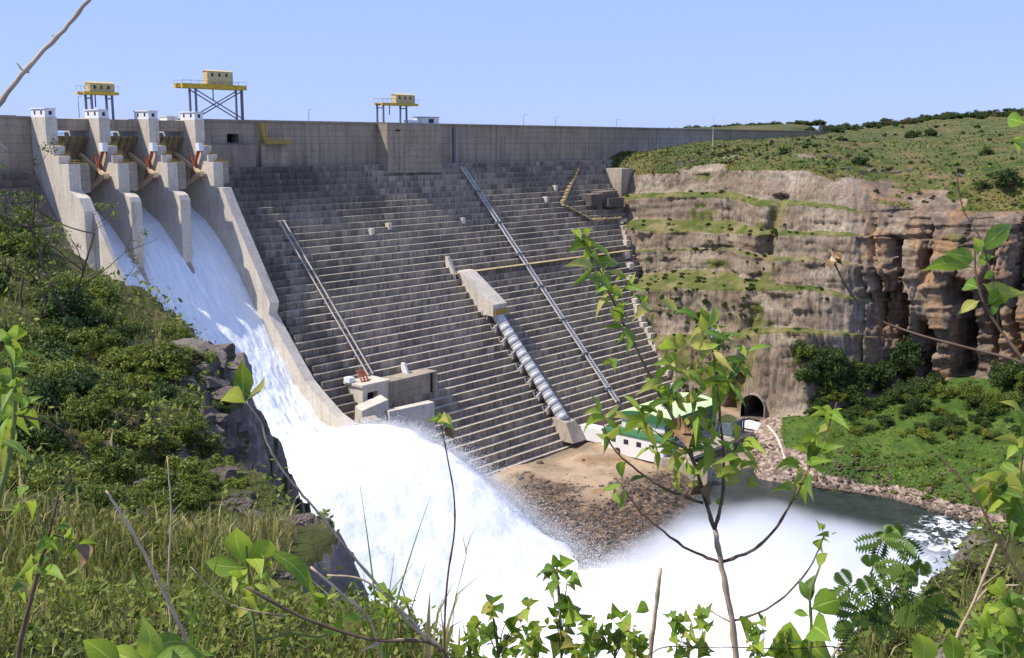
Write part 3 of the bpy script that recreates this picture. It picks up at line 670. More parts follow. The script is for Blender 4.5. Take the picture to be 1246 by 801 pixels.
# river
def river_mat():
    k = NT('river_water')
    w = k.noise((0.25, 0.25, 0.25), 6, 0.65); d = k.sep(k.geo.outputs['Position'])
    foam = k.attr()
    ft = k.ramp(k.noise(0.28, 7, 0.75, 1.2), [(0.36, 0.0), (0.6, 1.0)])
    ff = k.math('MULTIPLY', k.ramp(k.math('ADD', foam, k.math('MULTIPLY', k.math('SUBTRACT', ft, 0.5), 0.9)), [(0.45, 0.0), (0.8, 1.0)]), 1.0)
    k.color(k.mix(ff, k.ramp(w, [(0.35, (0.016, 0.026, 0.022)), (0.65, (0.035, 0.048, 0.038))]), (0.85, 0.87, 0.87)))
    k.b.inputs['Specular IOR Level'].default_value = 0.5
    k.link(k.ramp(ff, [(0.0, 0.18), (1.0, 0.8)]), k.b.inputs['Roughness'])
    k.bump(k.math('ADD', w, k.math('MULTIPLY', k.noise(0.9, 4, 0.7), 0.4)), 0.55, 0.8); return k.m
gx = np.arange(60, 420, 1.1); gy = np.arange(-120, 250, 1.1)
RX, RY = np.meshgrid(gx, gy)
plunge = onZ(760, 760, WZ)
foam = np.clip(1.2 - np.hypot((RX - 178) / 40, (RY - 112) / 44), 0, 1)
rapid = np.zeros_like(RX)
for px, py, r_ in ((1150, 640, 8), (1160, 668, 9), (1120, 655, 8), (1190, 650, 8), (1100, 690, 10)):
    q = onZ(px, py, WZ); rapid = np.maximum(rapid, 0.62 * np.exp(-(((RX - q[0]) / (r_ * 1.0)) ** 2 + ((RY - q[1]) / (r_ * 0.7)) ** 2)))
fo = np.maximum(foam, rapid)
RZ = WZ + 0.12 * fbm(RX * 0.15, RY * 0.15, 0, 91, 4) + fo * (1.3 * np.abs(fbm(RX * 0.22, RY * 0.22, 0, 92, 4)))
F = grid_faces(len(gy), len(gx))
rv = mesh_obj('river', np.stack([RX, RY, RZ], -1).reshape(-1, 3), F, river_mat(), None, attr=fo.reshape(-1)[F[:, 0]], smooth=True); rv['kind'] = 'structure'
b = MB(); b.add([(-3000, 309.5, 1.0), (3000, 309.5, 1.0), (3000, 3000, 1.0), (-3000, 3000, 1.0)], [(0, 1, 2, 3)]); o = b.build('reservoir', plain('lake_water', (0.03, 0.05, 0.06), 0.15)); o['kind'] = 'structure'

# ================================================================ NEAR HILL
HILL = [(-90, 62), (-29, 60), (-20, 57), (-13.9, 51), (-11.2, 37), (-7.4, 25), (-3.5, 16), (-1.5, 9), (-0.4, 5), (0.4, 3.3), (1.6, 3.3), (2.9, 8), (4.4, 11), (6.2, 14), (8.8, 18), (12.5, 22), (30, 34), (90, 45), (90, -40), (-90, -40)]
HZ = [(-12.8, 51, -11.0), (-10.6, 37, -9.9), (-7.8, 25, -8.6), (-3.8, 16, -6.0), (-1.7, 9, -4.0), (-0.4, 5, -2.6), (0.4, 3.3, -2.0), (1.6, 3.3, -2.0), (2.9, 8, -4.1), (4.4, 11, -5.1), (6.2, 14, -5.9), (8.8, 18, -6.8), (12.5, 22, -7.5), (30, 34, -10), (90, 45, -12),
      (0, 0, -1.65), (-2, 2, -1.75), (-2.6, 4, -2.3), (-5, 8, -3.8), (-6, 5, -2.6), (-9, 16, -5.6), (-14, 30, -6.9), (-16, 42, -8.6), (-22, 40, -6.3), (-30, 30, -3.2), (-29, 58, -4.7), (-22, 55, -7.6), (-17, 53, -9.6), (-60, 50, 2), (-60, 10, 3), (3, 3, -1.9), (6, 6, -2.7), (10, 12, -4.4), (-10, 0, -1), (0, -20, 1), (30, 10, -3), (60, 0, 0), (-15, 18, -4.2), (-24, 48, -6.6)]
HZ = np.array(HZ)
def hill_top(u, w):
    num = 0; den = 0
    for a, b_, c in HZ:
        q = 1.0 / (((u - a) ** 2 + (w - b_) ** 2) + 0.6 + 0.002 * (a * a + b_ * b_)) ** 1.6; num = num + q * c; den = den + q
    return num / den
def hill_z(u, w):
    u = np.asarray(u, float); w = np.asarray(w, float); r_ = np.hypot(u, w)
    sdv = poly_sd(u, w, HILL)
    amp = np.clip(r_ / 18, 0.06, 1)
    sdv = sdv + amp * (1.0 * fbm(u * 0.22, w * 0.22, 0, 101, 4) + 0.5 * fbm(u * 1.1, w * 1.1, 0, 102, 2))
    out = np.clip(sdv, 0, None)
    top = hill_top(u, w) + amp * (0.9 * fbm(u * 0.13, w * 0.13, 4, 103, 4) + 0.22 * fbm(u * 0.9, w * 0.9, 4, 104, 3))
    rockd = sstep(-0.5, 2.5, sdv)
    zz = top - 2.1 * out - 0.3 * out * sstep(0, 6, out)
    stp = 1.5; q = zz / stp; tr = (np.floor(q) + sstep(0.25, 0.9, q - np.floor(q))) * stp
    hb = _hash(np.floor(u / 1.7 + 0.6 * fbm(u * .3, w * .3, 0, 107)).astype(np.int64) + 500, np.floor(w / 2.3).astype(np.int64) + 500, np.floor(zz / 2.0).astype(np.int64) + 500, 9) - 0.5
    zz = zz + rockd * amp * (0.85 * (tr - zz) + 1.3 * fbm(u * 0.45, w * 0.45, zz * 0.3, 105, 5) + 1.1 * hb)
    return np.maximum(zz, -104), sdv
th = np.concatenate([np.linspace(R(-75), R(-31), 60)[:-1], np.linspace(R(-31), R(-21), 60)[:-1], np.linspace(R(-21), R(-1), 300)[:-1], np.linspace(R(-1), R(60), 130)]); rr = np.concatenate([np.geomspace(0.5, 6, 60), np.geomspace(6.15, 118, 250)])
TH_, RR = np.meshgrid(th, rr)
U = RR * np.sin(TH_); Wd = RR * np.cos(TH_)
HZg, HS_ = hill_z(U, Wd)
P = U[..., None] * _R + Wd[..., None] * _F; P[..., 2] = HZg
F = grid_faces(len(rr), len(th))
gz = HZg.reshape(-1); pts = P.reshape(-1, 3)
def hill_mat():
    k = NT('hill_cover')
    fine = k.noise(2.2, 7, 0.78); med = k.noise(0.5, 6, 0.7)
    rk_ = k.ramp(med, [(0.3, (0.11, 0.085, 0.065)), (0.48, (0.24, 0.19, 0.15)), (0.66, (0.38, 0.32, 0.26))])
    rk_ = k.mix(k.math('MULTIPLY', k.ramp(k.noise((0.3, 0.3, 2.2), 6, 0.7), [(0.4, 0.0), (0.6, 1.0)]), 0.6), rk_, (0.07, 0.055, 0.045))
    so = k.ramp(k.noise(0.35, 6, 0.7), [(0.3, (0.03, 0.035, 0.010)), (0.45, (0.07, 0.08, 0.018)), (0.58, (0.12, 0.11, 0.036)), (0.72, (0.18, 0.14, 0.07))])
    nz = k.sep(k.geo.outputs['Normal'])[2]
    c = k.mix(k.ramp(k.math('ADD', nz, k.math('MULTIPLY', k.math('SUBTRACT', fine, 0.5), 0.5)), [(0.60, 0.0), (0.72, 1.0)]), rk_, so)
    c = k.mix(0.55, c, k.ramp(fine, [(0.3, 0.18), (0.7, 0.82)]), 'OVERLAY')
    k.color(c).rough(0.98).bump(fine, 0.9, 0.25); return k.m
hill = mesh_obj('hillside', pts, F, hill_mat(), None); hill['kind'] = 'structure'

# ================================================================ THINGS ON AND AROUND THE DAM
# gantry cranes on the crest
def crane(label, x0, x1, zdeck, deck0, deck1, hx0, hx1, hz, braced, ydeck=(302.3, 305.7)):
    t = thing('gantry_crane', label, 'crane', ((x0 + x1) / 2, 304, CREST), 'gantry cranes on the crest')
    y0, y1 = ydeck; base = CREST + 0.55
    for x in (x0, x1):
        for y in (y0, y1): MB().bar((x, y, CREST + 0.01), (x, y, zdeck), 0.55).build('leg', M_STEEL, t)
    if braced:
        for y in (y0, y1):
            for a, b_ in ((x0, x1), (x1, x0)): MB().bar((a, y, base + 0.5), (b_, y, zdeck - 0.3), 0.32).build('brace', M_STEEL, t)
        MB().bar((x1 - 1, y0 - 0.6, base), (x1 - 1, y0 - 0.6, zdeck), 0.2).build('ladder', M_STEEL, t)
    else:
        for x in (x0, x1): MB().bar((x, y0, zdeck - 1.0), (x, y1, zdeck - 1.0), 0.4).build('brace', M_STEEL, t)
    for y in (y0 - 0.2, y1 + 0.2): MB().box(deck0, deck1, y - 0.45, y + 0.45, zdeck, zdeck + 1.5 if braced else zdeck + 0.9).build('deck_beam', M_YEL, t)
    MB().box(deck0 + 0.3, deck1 - 0.3, y0 + 0.3, y1 - 0.3, zdeck + 0.4, zdeck + 0.8).build('deck', M_YDK, t)
    h = MB().box(hx0, hx1, y0 + 0.4, y1 - 0.4, zdeck + (1.55 if braced else 0.95), zdeck + hz).build('machine_house', M_BEIGE, t)
    zt = zdeck + hz
    MB().prism([(y0 + 0.1, zt + 0.003), (y1 - 0.1, zt + 0.003), ((y0 + y1) / 2, zt + 0.55)], hx0 - 0.2, hx1 + 0.2).build('house_roof', M_BEIGE, h)
    for k in range(3):
        x = hx0 + (hx1 - hx0) * (k + 0.7) / 3.6; MB().box(x - 0.4, x + 0.4, y0 + 0.34, y0 + 0.6, zdeck + hz - 1.6, zdeck + hz - 0.6).build('window', M_GLASS, h)
    b = MB()
    for y in (y0 - 0.6, y1 + 0.6):
        b.bar((deck0, y, zdeck + 2.5), (deck1, y, zdeck + 2.5), 0.08)
        for k in range(9): x = deck0 + (deck1 - deck0) * k / 8; b.bar((x, y, zdeck + 1.4), (x, y, zdeck + 2.5), 0.08)
    b.build('handrail', M_YDK, t)
    MB().bar(((x0 + x1) / 2 - 1, y0 + 2, zdeck), ((x0 + x1) / 2 - 1, y0 + 2, zdeck - 3.5), 0.25).build('hook_rope', M_DARK, t)
    return t
def zx(px, py, Y=304): q = onY(px, py, Y); return q[0], q[2]
a, _ = zx(109, 140); b_, _ = zx(134, 140); d0, z = zx(98, 115); d1, _ = zx(140, 115); h0, zt = zx(106, 99); h1, _ = zx(136, 99)
crane('small yellow gantry crane with a beige machine house above the second spillway pier', a, b_, z, d0, d1, h0, h1, zt - z - 0.5, False)
a, _ = zx(236, 148); b_, _ = zx(292, 148); d0, z = zx(217, 107); d1, _ = zx(295, 107); h0, zt = zx(249, 85); h1, _ = zx(280, 85)
crane('tall yellow gantry crane with cross-braced grey legs right of the spillway', a, b_, z, d0, d1, h0, h1, zt - z - 0.4, True)
a, _ = zx(463, 152); b_, _ = zx(491, 152); d0, z = zx(460, 128); d1, _ = zx(504, 128); h0, zt = zx(479, 114); h1, _ = zx(502, 114)
crane('yellow gantry crane on thin legs above the intake tower', a, b_, z, d0, d1, h0, h1, zt - z - 0.4, False)
# crest cabins
def cabin(label, pxa, pxb, ytop, Y0, Y1, mat_, roofm):
    a, zt = zx(pxa, ytop, Y0); b_, _ = zx(pxb, ytop, Y0)
    t = thing('crest_cabin', label, 'cabin', (a, Y0, CREST), 'small cabins on the crest')
    MB().box(a, b_, Y0, Y1, CREST + 0.005, zt - 0.25).build('wall', mat_, t)
    MB().box(a - 0.2, b_ + 0.2, Y0 - 0.2, Y1 + 0.2, zt - 0.247, zt).build('roof', roofm, t)
    MB().box(a + (b_ - a) * 0.4, a + (b_ - a) * 0.7, Y0 - 0.05, Y0 + 0.1, CREST + 0.9, zt - 0.8).build('window', M_GLASS, t)
cabin('low white cabin on the crest between the last two spillway piers', 203, 216, 141, 303, 307, M_WHITE, M_WHITE)
cabin('grey flat-roofed cabin on the crest right of the intake tower crane', 513, 534, 142, 301.5, 306, M_WHITE, M_STEEL)
a, zt = zx(494, 148, 302); b_, _ = zx(511, 148, 302)
t = thing('water_tank', 'low rounded white tank on the crest beside the grey cabin', 'tank', (a, 302, CREST))
b = MB(); b.tube([(a, 303, CREST + 0.95), (a + 0.2, 303, CREST + 0.95), (b_ - 0.2, 303, CREST + 0.95), (b_, 303, CREST + 0.95)], [0.5, 0.92, 0.92, 0.5], 14); b.build('tank_body', M_WHITE, t)
for x in (a + 0.8, b_ - 0.8): MB().box(x - 0.15, x + 0.15, 302.2, 303.8, CREST + 0.005, CREST + 0.3).build('saddle', M_STEEL, t)
# crest lamps
for px, top, where in ((97, 118, 'left of the first crane'), (376, 134, 'between the tall crane and the intake tower'), (637, 140, 'right of the drain channel'), (676, 143, 'above the middle of the stepped face'), (750, 146, 'above the right end of the stepped face')):
    q = onY(px, 150, 307.0); zt = onY(px, top, 307.0)[2]
    t = thing('lamp_post', 'thin grey lamp post on the dam crest ' + where, 'lamp post', (q[0], 307, CREST), 'lamp posts along the crest')
    MB().tube([(q[0], 307, CREST + 0.01), (q[0], 307, zt)], [0.12, 0.07], 6).build('pole', M_STEEL, t)
    MB().bar((q[0], 307, zt), (q[0], 305.6, zt + 0.2), 0.1).build('arm', M_STEEL, t)
    MB().box(q[0] - 0.2, q[0] + 0.2, 305.0, 305.7, zt + 0.13, zt + 0.27).build('lamp_head', M_STEEL, t)
pq = onX(867, 178, 452); t = thing('pole', 'tall thin pole standing on the grass in front of the far crest wall', 'pole', pq)
zt = onX(867, 140, 452)[2]; MB().tube([pq, (pq[0], pq[1], zt)], [0.16, 0.1], 6).build('shaft', M_GALV, t); MB().bar((pq[0] - 0.8, pq[1], zt - 0.6), (pq[0] + 0.8, pq[1], zt - 0.6), 0.12).build('crossarm', M_GALV, t)
# yellow service platform hung on the crest wall
a, z = zx(320, 172, 297.5); b_, _ = zx(352, 172, 297.5)
t = thing('service_platform', 'yellow railed service platform hung on the crest wall right of the spillway', 'platform', (a, 297.5, z))
MB().box(a, b_, 296.6, 299.9, z - 0.2, z).build('floor', M_YDK, t)
for zz in (0.6, 1.2):
    MB().bar((a, 296.6, z + zz), (b_, 296.6, z + zz), 0.1).build('rail', M_YEL, t)
for k in range(6):
    x = a + (b_ - a) * k / 5; MB().bar((x, 296.6, z), (x, 296.6, z + 1.2), 0.1).build('post', M_YEL, t)
MB().box(a, b_, 296.5, 296.56, z - 0.9, z + 0.25).build('toe_board', M_YDK, t)
b = MB()
for x_ in (a, a + 1.5):
    for y_ in (296.9, 299.6): b.bar((x_, y_, z), (x_, y_, z + 6.2), 0.16)
for k in range(10): b.bar((a, 296.9 + 0.27 * k, z + 0.62 * k), (a + 1.5, 296.9 + 0.27 * k, z + 0.62 * k), 0.3)
b.build('stair_cage', M_YEL, t)
# penstock
xp = (onF(595, 372, 3)[0] + onF(692, 518, 3)[0]) / 2
zt_, zb_ = onF(597, 376, 3.2)[2], onF(690, 516, 3.2)[2]
pen = thing('penstock', 'large grey banded pipe running down the stepped face to the riverbed', 'pipe', (xp, faceY(zb_), zb_))
def pp(z, off): n_ = math.hypot(1, SL); return np.array([xp, faceY(z) - off / n_ , z + off * SL / n_ * 0.55])
NS = 17; r_p = 1.95
for k in range(NS):
    za, zb2 = zt_ + (zb_ - zt_) * k / NS, zt_ + (zb_ - zt_) * (k + 1) / NS
    MB().tube([pp(za, 3.0), pp(zb2 + 0.06, 3.0)], r_p, 20).build('pipe_segment', M_GALV, pen, True)
    e = pp(za, 3.0); f_ = pp(za + (zb2 - za) * 0.16, 3.0); MB().tube([e, f_], r_p + 0.11, 20).build('stiffener_ring', M_GALV, pen)
    if k % 2 == 1:
        c_ = pp(za, 0.6); MB().box(xp - 2.4, xp + 2.4, c_[1] - 1.0, c_[1] + 2.2, c_[2] - 1.6, c_[2] + 1.0).build('saddle', M_STEEL, pen)
        b = MB(); b.bar((xp - 2.2, c_[1] - 1, c_[2] + 1.2), (xp - 5.0, c_[1] - 0.9, c_[2] - 0.2), 0.35); b.bar((xp - 5.0, c_[1] - 0.9, c_[2] - 0.2), (xp - 5.6, c_[1] - 0.6, c_[2] + 1.8), 0.3); b.bar((xp - 3.2, c_[1] - 0.9, c_[2] + 0.6), (xp - 3.2, c_[1] - 0.9, c_[2] - 1.6), 0.3); b.build('strut', M_PIER, pen)
# head block at the top of the penstock
hA, hB, hC = onF(563, 338, 2.0), onF(604, 336, 2.0), onF(588, 374, 3.5)
zh1, zh0 = -48.6, zt_ - 0.4
MB().prism([(faceY(zh1) + 1.5, zh1 + 1.6), (faceY(zh1) - 1.2, zh1 + 1.6), (faceY(zh0) - 6.2, zh0 + 2.4), (faceY(zh0) - 6.2, zh0 - 1.6), (faceY(zh0) + 1.5, zh0 - 1.6)], xp - 3.7, xp + 3.7).build('head_block', M_PIER, pen)
MB().box(xp - 3.2, xp + 3.4, faceY(zh0) - 6.9, faceY(zh0) - 6.22, zh0 - 1.2, zh0 + 0.6).build('head_beam', M_YDK, pen)
q = pp(zb_, 2.6)
MB().hexa([(xp - 3.6, q[1] - 7, q[2] - 6), (xp + 3.6, q[1] - 7, q[2] - 6), (xp + 3.6, q[1] + 4, q[2] - 6), (xp - 3.6, q[1] + 4, q[2] - 6), (xp - 2.6, q[1] - 3.0, q[2] + 0.2), (xp + 2.6, q[1] - 3.0, q[2] + 0.2), (xp + 2.6, q[1] + 3, q[2] + 1.2), (xp - 2.6, q[1] + 3, q[2] + 1.2)]).build('thrust_block', M_CHUTE, pen)
# inclined rails beside the chute
xr = (onF(342, 268, 0.8)[0] + onF(450, 455, 0.8)[0]) / 2; zA, zB = onF(342, 268)[2], onF(450, 455)[2]
t = thing('inclined_rails', 'pair of thin pale rails running down the steps beside the chute wall', 'rails', (xr, faceY(zB), zB))
for s in (-1, 1): MB().bar((xr + s * 1.0, faceY(zA) - 0.9, zA), (xr + s * 1.0, faceY(zB) - 0.9, zB), 0.3, 0.35).build('rail', M_PIER, t)
for k in range(12):
    z = zA + (zB - zA) * (k + 0.5) / 12; MB().box(xr - 1.3, xr + 1.3, faceY(z) - 0.85, faceY(z) + 1.4, z - 0.9, z - 0.3).build('sleeper', M_STEEL, t)
# outlet house by the chute foot
t = thing('outlet_house', 'concrete outlet house with a dark doorway beside the lower end of the chute wall', 'building', (208, 232, -84))
b = MB(); X0, X1, Y0_, ZT = 204.3, 214.4, 232.0, -72.4
b.box(X0, X0 + 1.9, Y0_, 244, -84, ZT); b.box(X0 + 6.0, X1, Y0_, 244, -84, ZT); b.box(X0 + 1.9, X0 + 6.0, Y0_, 244, -74.4 + 0.0, ZT); b.box(X0 + 1.9, X0 + 6.0, Y0_ + 5, 244, -84, -74.4)
b.build('wall', M_PIER, t)
MB().box(X0 - 0.6, X1 + 0.6, Y0_ - 0.6, 244, ZT + 0.003, ZT + 0.7).build('roof_slab', M_PIER, t)
MB().box(X0 + 1.9, X0 + 6.0, Y0_ + 2.2, Y0_ + 2.4, -84, -74.5).build('doorway', M_DARK, t)
MB().box(X1 + 0.003, 236.7, Y0_ + 1.0, 244.5, -84, -72.9).build('side_wall', M_CONC, t)
MB().box(233.6, 234.1, Y0_ + 0.6, Y0_ + 1.003, -80, -73).build('downpipe', M_DARK, t)
MB().box(203.2, 205.4, 236.5, 239, ZT + 0.71, -70.2).build('vent_stack', M_WHITE, t)
MB().prism([(237, -72.9), (240, -72.9), (240, -69.8), (238.6, -69.8)], 227.5, 228.3).build('fin', M_WHITE, t)
t2 = thing('ladder_frame', 'red steel ladder frame standing on the outlet house roof', 'ladder', (208, 236, ZT + 0.7))
for s in (0, 1, 2): MB().bar((206.6 + s * 1.3, 234.6, ZT + 0.71), (207.2 + s * 1.3, 237.8, -68.6), 0.35).build('upright', M_RUST, t2)
for k in range(5): q = k / 5; MB().bar((206.6 + 0.6 * q, 234.6 + 3.2 * q, ZT + 1.0 + 2.9 * q), (209.2 + 0.6 * q, 234.6 + 3.2 * q, ZT + 1.0 + 2.9 * q), 0.2).build('rung', M_RUST, t2)
t = thing('deflector_wall', 'pale sloping concrete deflector walls at the lip of the spillway chute', 'wall', (205, 225, -84))
MB().hexa([(199, 226, -86), (208, 224, -86), (209, 230, -86), (200, 231, -86), (199, 226.5, -77.6), (208, 225, -75.6), (209, 229.5, -75), (200, 230.5, -77)]).build('slab', M_PIER, t)
MB().hexa([(206.5, 222.5, -88), (222, 219.5, -88), (222, 223, -88), (207, 225.5, -88), (206.5, 223, -78.6), (222, 220, -78.2), (222, 222.5, -78), (207, 225, -78.4)]).build('slab', M_PIER, t)
MB().hexa([(195, 220.6, -92), (201, 220, -92), (201.5, 224, -92), (195.5, 224.5, -92), (195, 221, -79.2), (201, 220.4, -79.6), (201.5, 223.8, -78.8), (195.5, 224.2, -78.6)]).build('end_wall', M_CHUTE, t)
# yellow stair on the right abutment
t = thing('abutment_stair', 'yellow railed stair and path zigzagging down the right end of the dam face', 'stair', onF(685, 247))
pts = [onF(704, 204, 1.4), onF(685, 247, 1.4), onF(721, 266, 1.6), onF(757, 264, 2.4)]
for a, b_ in zip(pts, pts[1:]):
    n = int(np.linalg.norm(b_ - a) / 1.6)
    for k in range(n):
        q = a + (b_ - a) * (k + 0.5) / n; MB().box(q[0] - 0.6, q[0] + 0.6, q[1] - 0.2, q[1] + 1.6, q[2] - 0.7 + 0.2 * (k % 2), q[2] - 0.2 + 0.25 * (k % 2)).build('tread', M_OCHRE, t)
    for s in (-1.0,):
        MB().bar(a + [0, s, 1.1], b_ + [0, s, 1.1], 0.12).build('handrail', M_YDK, t)
# powerhouse
t = thing('powerhouse', 'powerhouse with a light green vaulted roof and white walls below the dam', 'building', (305, 189, -99))
RX0, RX1, RY0, RY1 = 288.0, 322.0, 180.0, 198.2
M_LIME = plain('light_green_roof', (0.53, 0.66, 0.34), 0.65, var=0.14, sc=0.35); M_DGR = plain('dark_green_sheet', (0.05, 0.16, 0.065), 0.5, var=0.12); M_BLW = plain('blue_grey_cladding', (0.11, 0.145, 0.16), 0.6)
MB().box(RX0 + 0.6, RX1 - 0.6, RY0 + 0.6, RY1 - 0.6, -103, -92.0).build('wall', M_WHITE, t)
MB().box(RX0 + 0.4, RX1 - 0.4, RY0 + 0.35, RY0 + 0.58, -98.6, -91.8).build('cladding', M_BLW, t)
for k in range(8):
    x = RX0 + 1.6 + k * 4; MB().box(x, x + 2.4, RY0 + 0.25, RY0 + 0.33, -97.4, -93.4).build('window', M_GLASS, t)
nS = 11
for k in range(17):                                    # roof sheets
    xa, xb = RX0 + 2.0 * k, RX0 + 2.0 * k + 1.96; v = []
    for q in range(nS):
        a = q / (nS - 1); y = RY0 - 0.4 + (RY1 - RY0 + 0.8) * a; z = -90.2 + 1.7 * math.sin(math.pi * a) ** 0.8
        v += [(xa, y, z), (xb, y, z), (xa, y, z - 0.15), (xb, y, z - 0.15)]
    f = []
    for q in range(nS - 1):
        o = q * 4; f += [(o, o + 1, o + 5, o + 4), (o + 2, o + 6, o + 7, o + 3), (o, o + 4, o + 6, o + 2), (o + 1, o + 3, o + 7, o + 5)]
    f += [(0, 2, 3, 1), ((nS - 1) * 4, (nS - 1) * 4 + 1, (nS - 1) * 4 + 3, (nS - 1) * 4 + 2)]
    mesh_obj('roof_sheet', v, f, M_LIME, t)
MB().box(RX0 - 0.2, RX1 + 0.2, RY0 - 0.55, RY0 - 0.42, -91.6, -90.1).build('fascia', M_DGR, t)
g = [(RY0 - 0.4 + (RY1 - RY0 + 0.8) * a, -90.35 + 1.7 * math.sin(math.pi * a) ** 0.8) for a in np.linspace(0, 1, 9)]
MB().prism(g[::-1] + [(RY0 - 0.4, -91.8), (RY1 + 0.4, -91.8)], RX0 - 0.35, RX0 - 0.05).build('gable', M_DGR, t)
MB().box(281.5, 287.6, 176.5, 200.5, -102.5, -95.6).build('annex_wall', M_WHITE, t)
MB().box(281.2, 287.9, 176.2, 200.8, -95.597, -95.1).build('annex_roof', M_DGR, t)
MB().box(283.5, 287.6, 200.9, 211, -101, -96.2).build('annex_wall', M_WHITE, t)
for y in (180, 185, 190, 195): MB().box(281.42, 281.6, y, y + 1.8, -98.6, -97.0).build('window', M_GLASS, t)
for k, x in enumerate((296, 312)):
    MB().box(x, x + 2.2, 186, 188.2, -88.8, -87.7).build('roof_vent', M_WHITE, t)
t = thing('tailrace_deck', 'concrete tailrace deck with dark draft tube openings above the river', 'wall', (303, 170, -106))
M_TAIL = concrete('tailrace_concrete', (0.30, 0.26, 0.20), (0.44, 0.38, 0.29), 0.5, (0.5, 0.5, 0.07))
MB().box(284, 326, 168.0, 179.5, -100.4, -99.2).build('deck', M_TAIL, t)
for x in (284, 294, 304, 314, 324): MB().box(x, x + 2.4, 167.6, 179, -110, -100.403).build('bay_pier', M_TAIL, t)
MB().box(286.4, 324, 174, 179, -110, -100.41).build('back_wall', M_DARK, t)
MB().box(281.0, 283.97, 160, 179.5, -110, -100.2).build('retaining_wall', M_TAIL, t)
for x in (286, 291, 296, 301, 306, 311, 316, 321): MB().bar((x, 168.2, -99.2), (x, 168.2, -98.1), 0.12).build('post', M_STEEL, t)
for z in (-98.1, -98.6): MB().bar((284.2, 168.2, z), (325.8, 168.2, z), 0.1).build('rail', M_STEEL, t)
# lattice gate gantry over the draft tubes
t = thing('draft_gate_gantry', 'dark grey steel gate gantry on the tailrace deck right of the green roof', 'gantry', (318, 173, -99.2))
for x in (314, 322):
    for y in (170, 176): MB().bar((x, y, -99.19), (x, y, -94.5), 0.5).build('leg', M_STEEL, t)
for y in (170, 176): MB().bar((313.5, y, -94.3), (322.5, y, -94.3), 0.7).build('beam', M_STEEL, t)
MB().box(314.3, 321.7, 170.3, 175.7, -98.9, -95.0).build('gate_panel', M_BLW, t)
# pale heap under a white sheet, pipe run on the talus
q = onX(914, 519, 336)
n = 20; v = []
for j in range(n):
    for i in range(n):
        a, b_ = i / (n - 1) * 2 - 1, j / (n - 1) * 2 - 1; h = max(0, 1 - a * a) * max(0, 1 - b_ * b_)
        v.append((q[0] + a * 3.2, q[1] + b_ * 4.2, q[2] + 2.0 * h ** 0.6 + 0.35 * float(vnoise(a * 2.5, b_ * 2.5, 0, 131)) * (h > 0)))
tag(mesh_obj('tarpaulin', np.array(v), grid_faces(n, n), M_WHITE, None, smooth=True), 'crumpled white tarpaulin over a heap on the track by the tunnel mouth', 'tarpaulin')
pts = spline([onX(934, 520, 333), onX(946, 535, 325), onX(953, 555, 315), onX(960, 572, 306)], 5)
pts = [p + np.array([0, 0, 0.5]) for p in pts]
tag(MB().tube(pts, 0.45, 8).build('drain_pipe', M_PIER), 'thin pale drain pipe running down the talus to the river', 'pipe')
# spoil heaps and stones on the apron
def stone_mesh(name, seed, mat_, sq=0.7, sub=2, lump=0.35):
    import bmesh
    bm = bmesh.new(); bmesh.ops.create_icosphere(bm, subdivisions=sub, radius=1.0)
    co = np.array([v.co[:] for v in bm.verts]); k = 1 + lump * fbm(co[:, 0] * 1.1 + seed, co[:, 1] * 1.1, co[:, 2] * 1.1, seed, 3)
    k = np.round(k * 6) / 6 * 0.5 + k * 0.5
    co = co * k[:, None]; co[:, 2] *= sq
    for v, c in zip(bm.verts, co): v.co = c
    me = bpy.data.meshes.new(name); bm.to_mesh(me); bm.free(); me.materials.append(mat_); return me
def block_mesh(name, seed, mat_):
    """broken rock: a box cut by random planes, edges softly worn"""
    import bmesh
    g = np.random.default_rng(seed); bm = bmesh.new(); bmesh.ops.create_cube(bm, size=2.0)
    for _ in range(11):
        n_ = g.normal(0, 1, 3) * [1, 1, 0.8]; n_ /= np.linalg.norm(n_)
        bmesh.ops.bisect_plane(bm, geom=bm.verts[:] + bm.edges[:] + bm.faces[:], plane_co=Vector((n_ * g.uniform(0.62, 1.0)).tolist()), plane_no=Vector(n_.tolist()), clear_outer=True)
        ed = [e for e in bm.edges if e.is_boundary]
        if ed: bmesh.ops.holes_fill(bm, edges=ed)
    bmesh.ops.bevel(bm, geom=bm.edges[:], offset=0.035, segments=1, affect='EDGES')
    bmesh.ops.triangulate(bm, faces=bm.faces[:]); bmesh.ops.subdivide_edges(bm, edges=[e for e in bm.edges if e.calc_length() > 0.35], cuts=2)
    for v in bm.verts: v.co += Vector(g.normal(0, 0.018, 3).tolist())
    bmesh.ops.recalc_face_normals(bm, faces=bm.faces[:])
    me = bpy.data.meshes.new(name); bm.to_mesh(me); bm.free(); me.materials.append(mat_); return me
BLD = [block_mesh('boulder', 300 + k, M_HROCK) for k in range(6)]
def ground_apron(x, y):
    i = int(np.clip(round((y - 130) / 0.8), 0, AZ_.shape[0] - 1)); j = int(np.clip(round((x - 185) / 0.8), 0, AZ_.shape[1] - 1)); return AZ_[i, j]
M_RUBBLE = rock('rubble', [(0.06, 0.047, 0.036), (0.13, 0.098, 0.072), (0.24, 0.185, 0.135), (0.14, 0.085, 0.05)], (0.9, 0.9, 0.9), darkness=0.5)
bulk_v, bulk_f = [], []
base = [(np.array([v.co[:] for v in m.vertices]), np.array([p.vertices[:] for p in m.polygons])) for m in [stone_mesh('pebble', 400 + k, M_TALUS, 0.7, 1) for k in range(3)]]
nv = 0
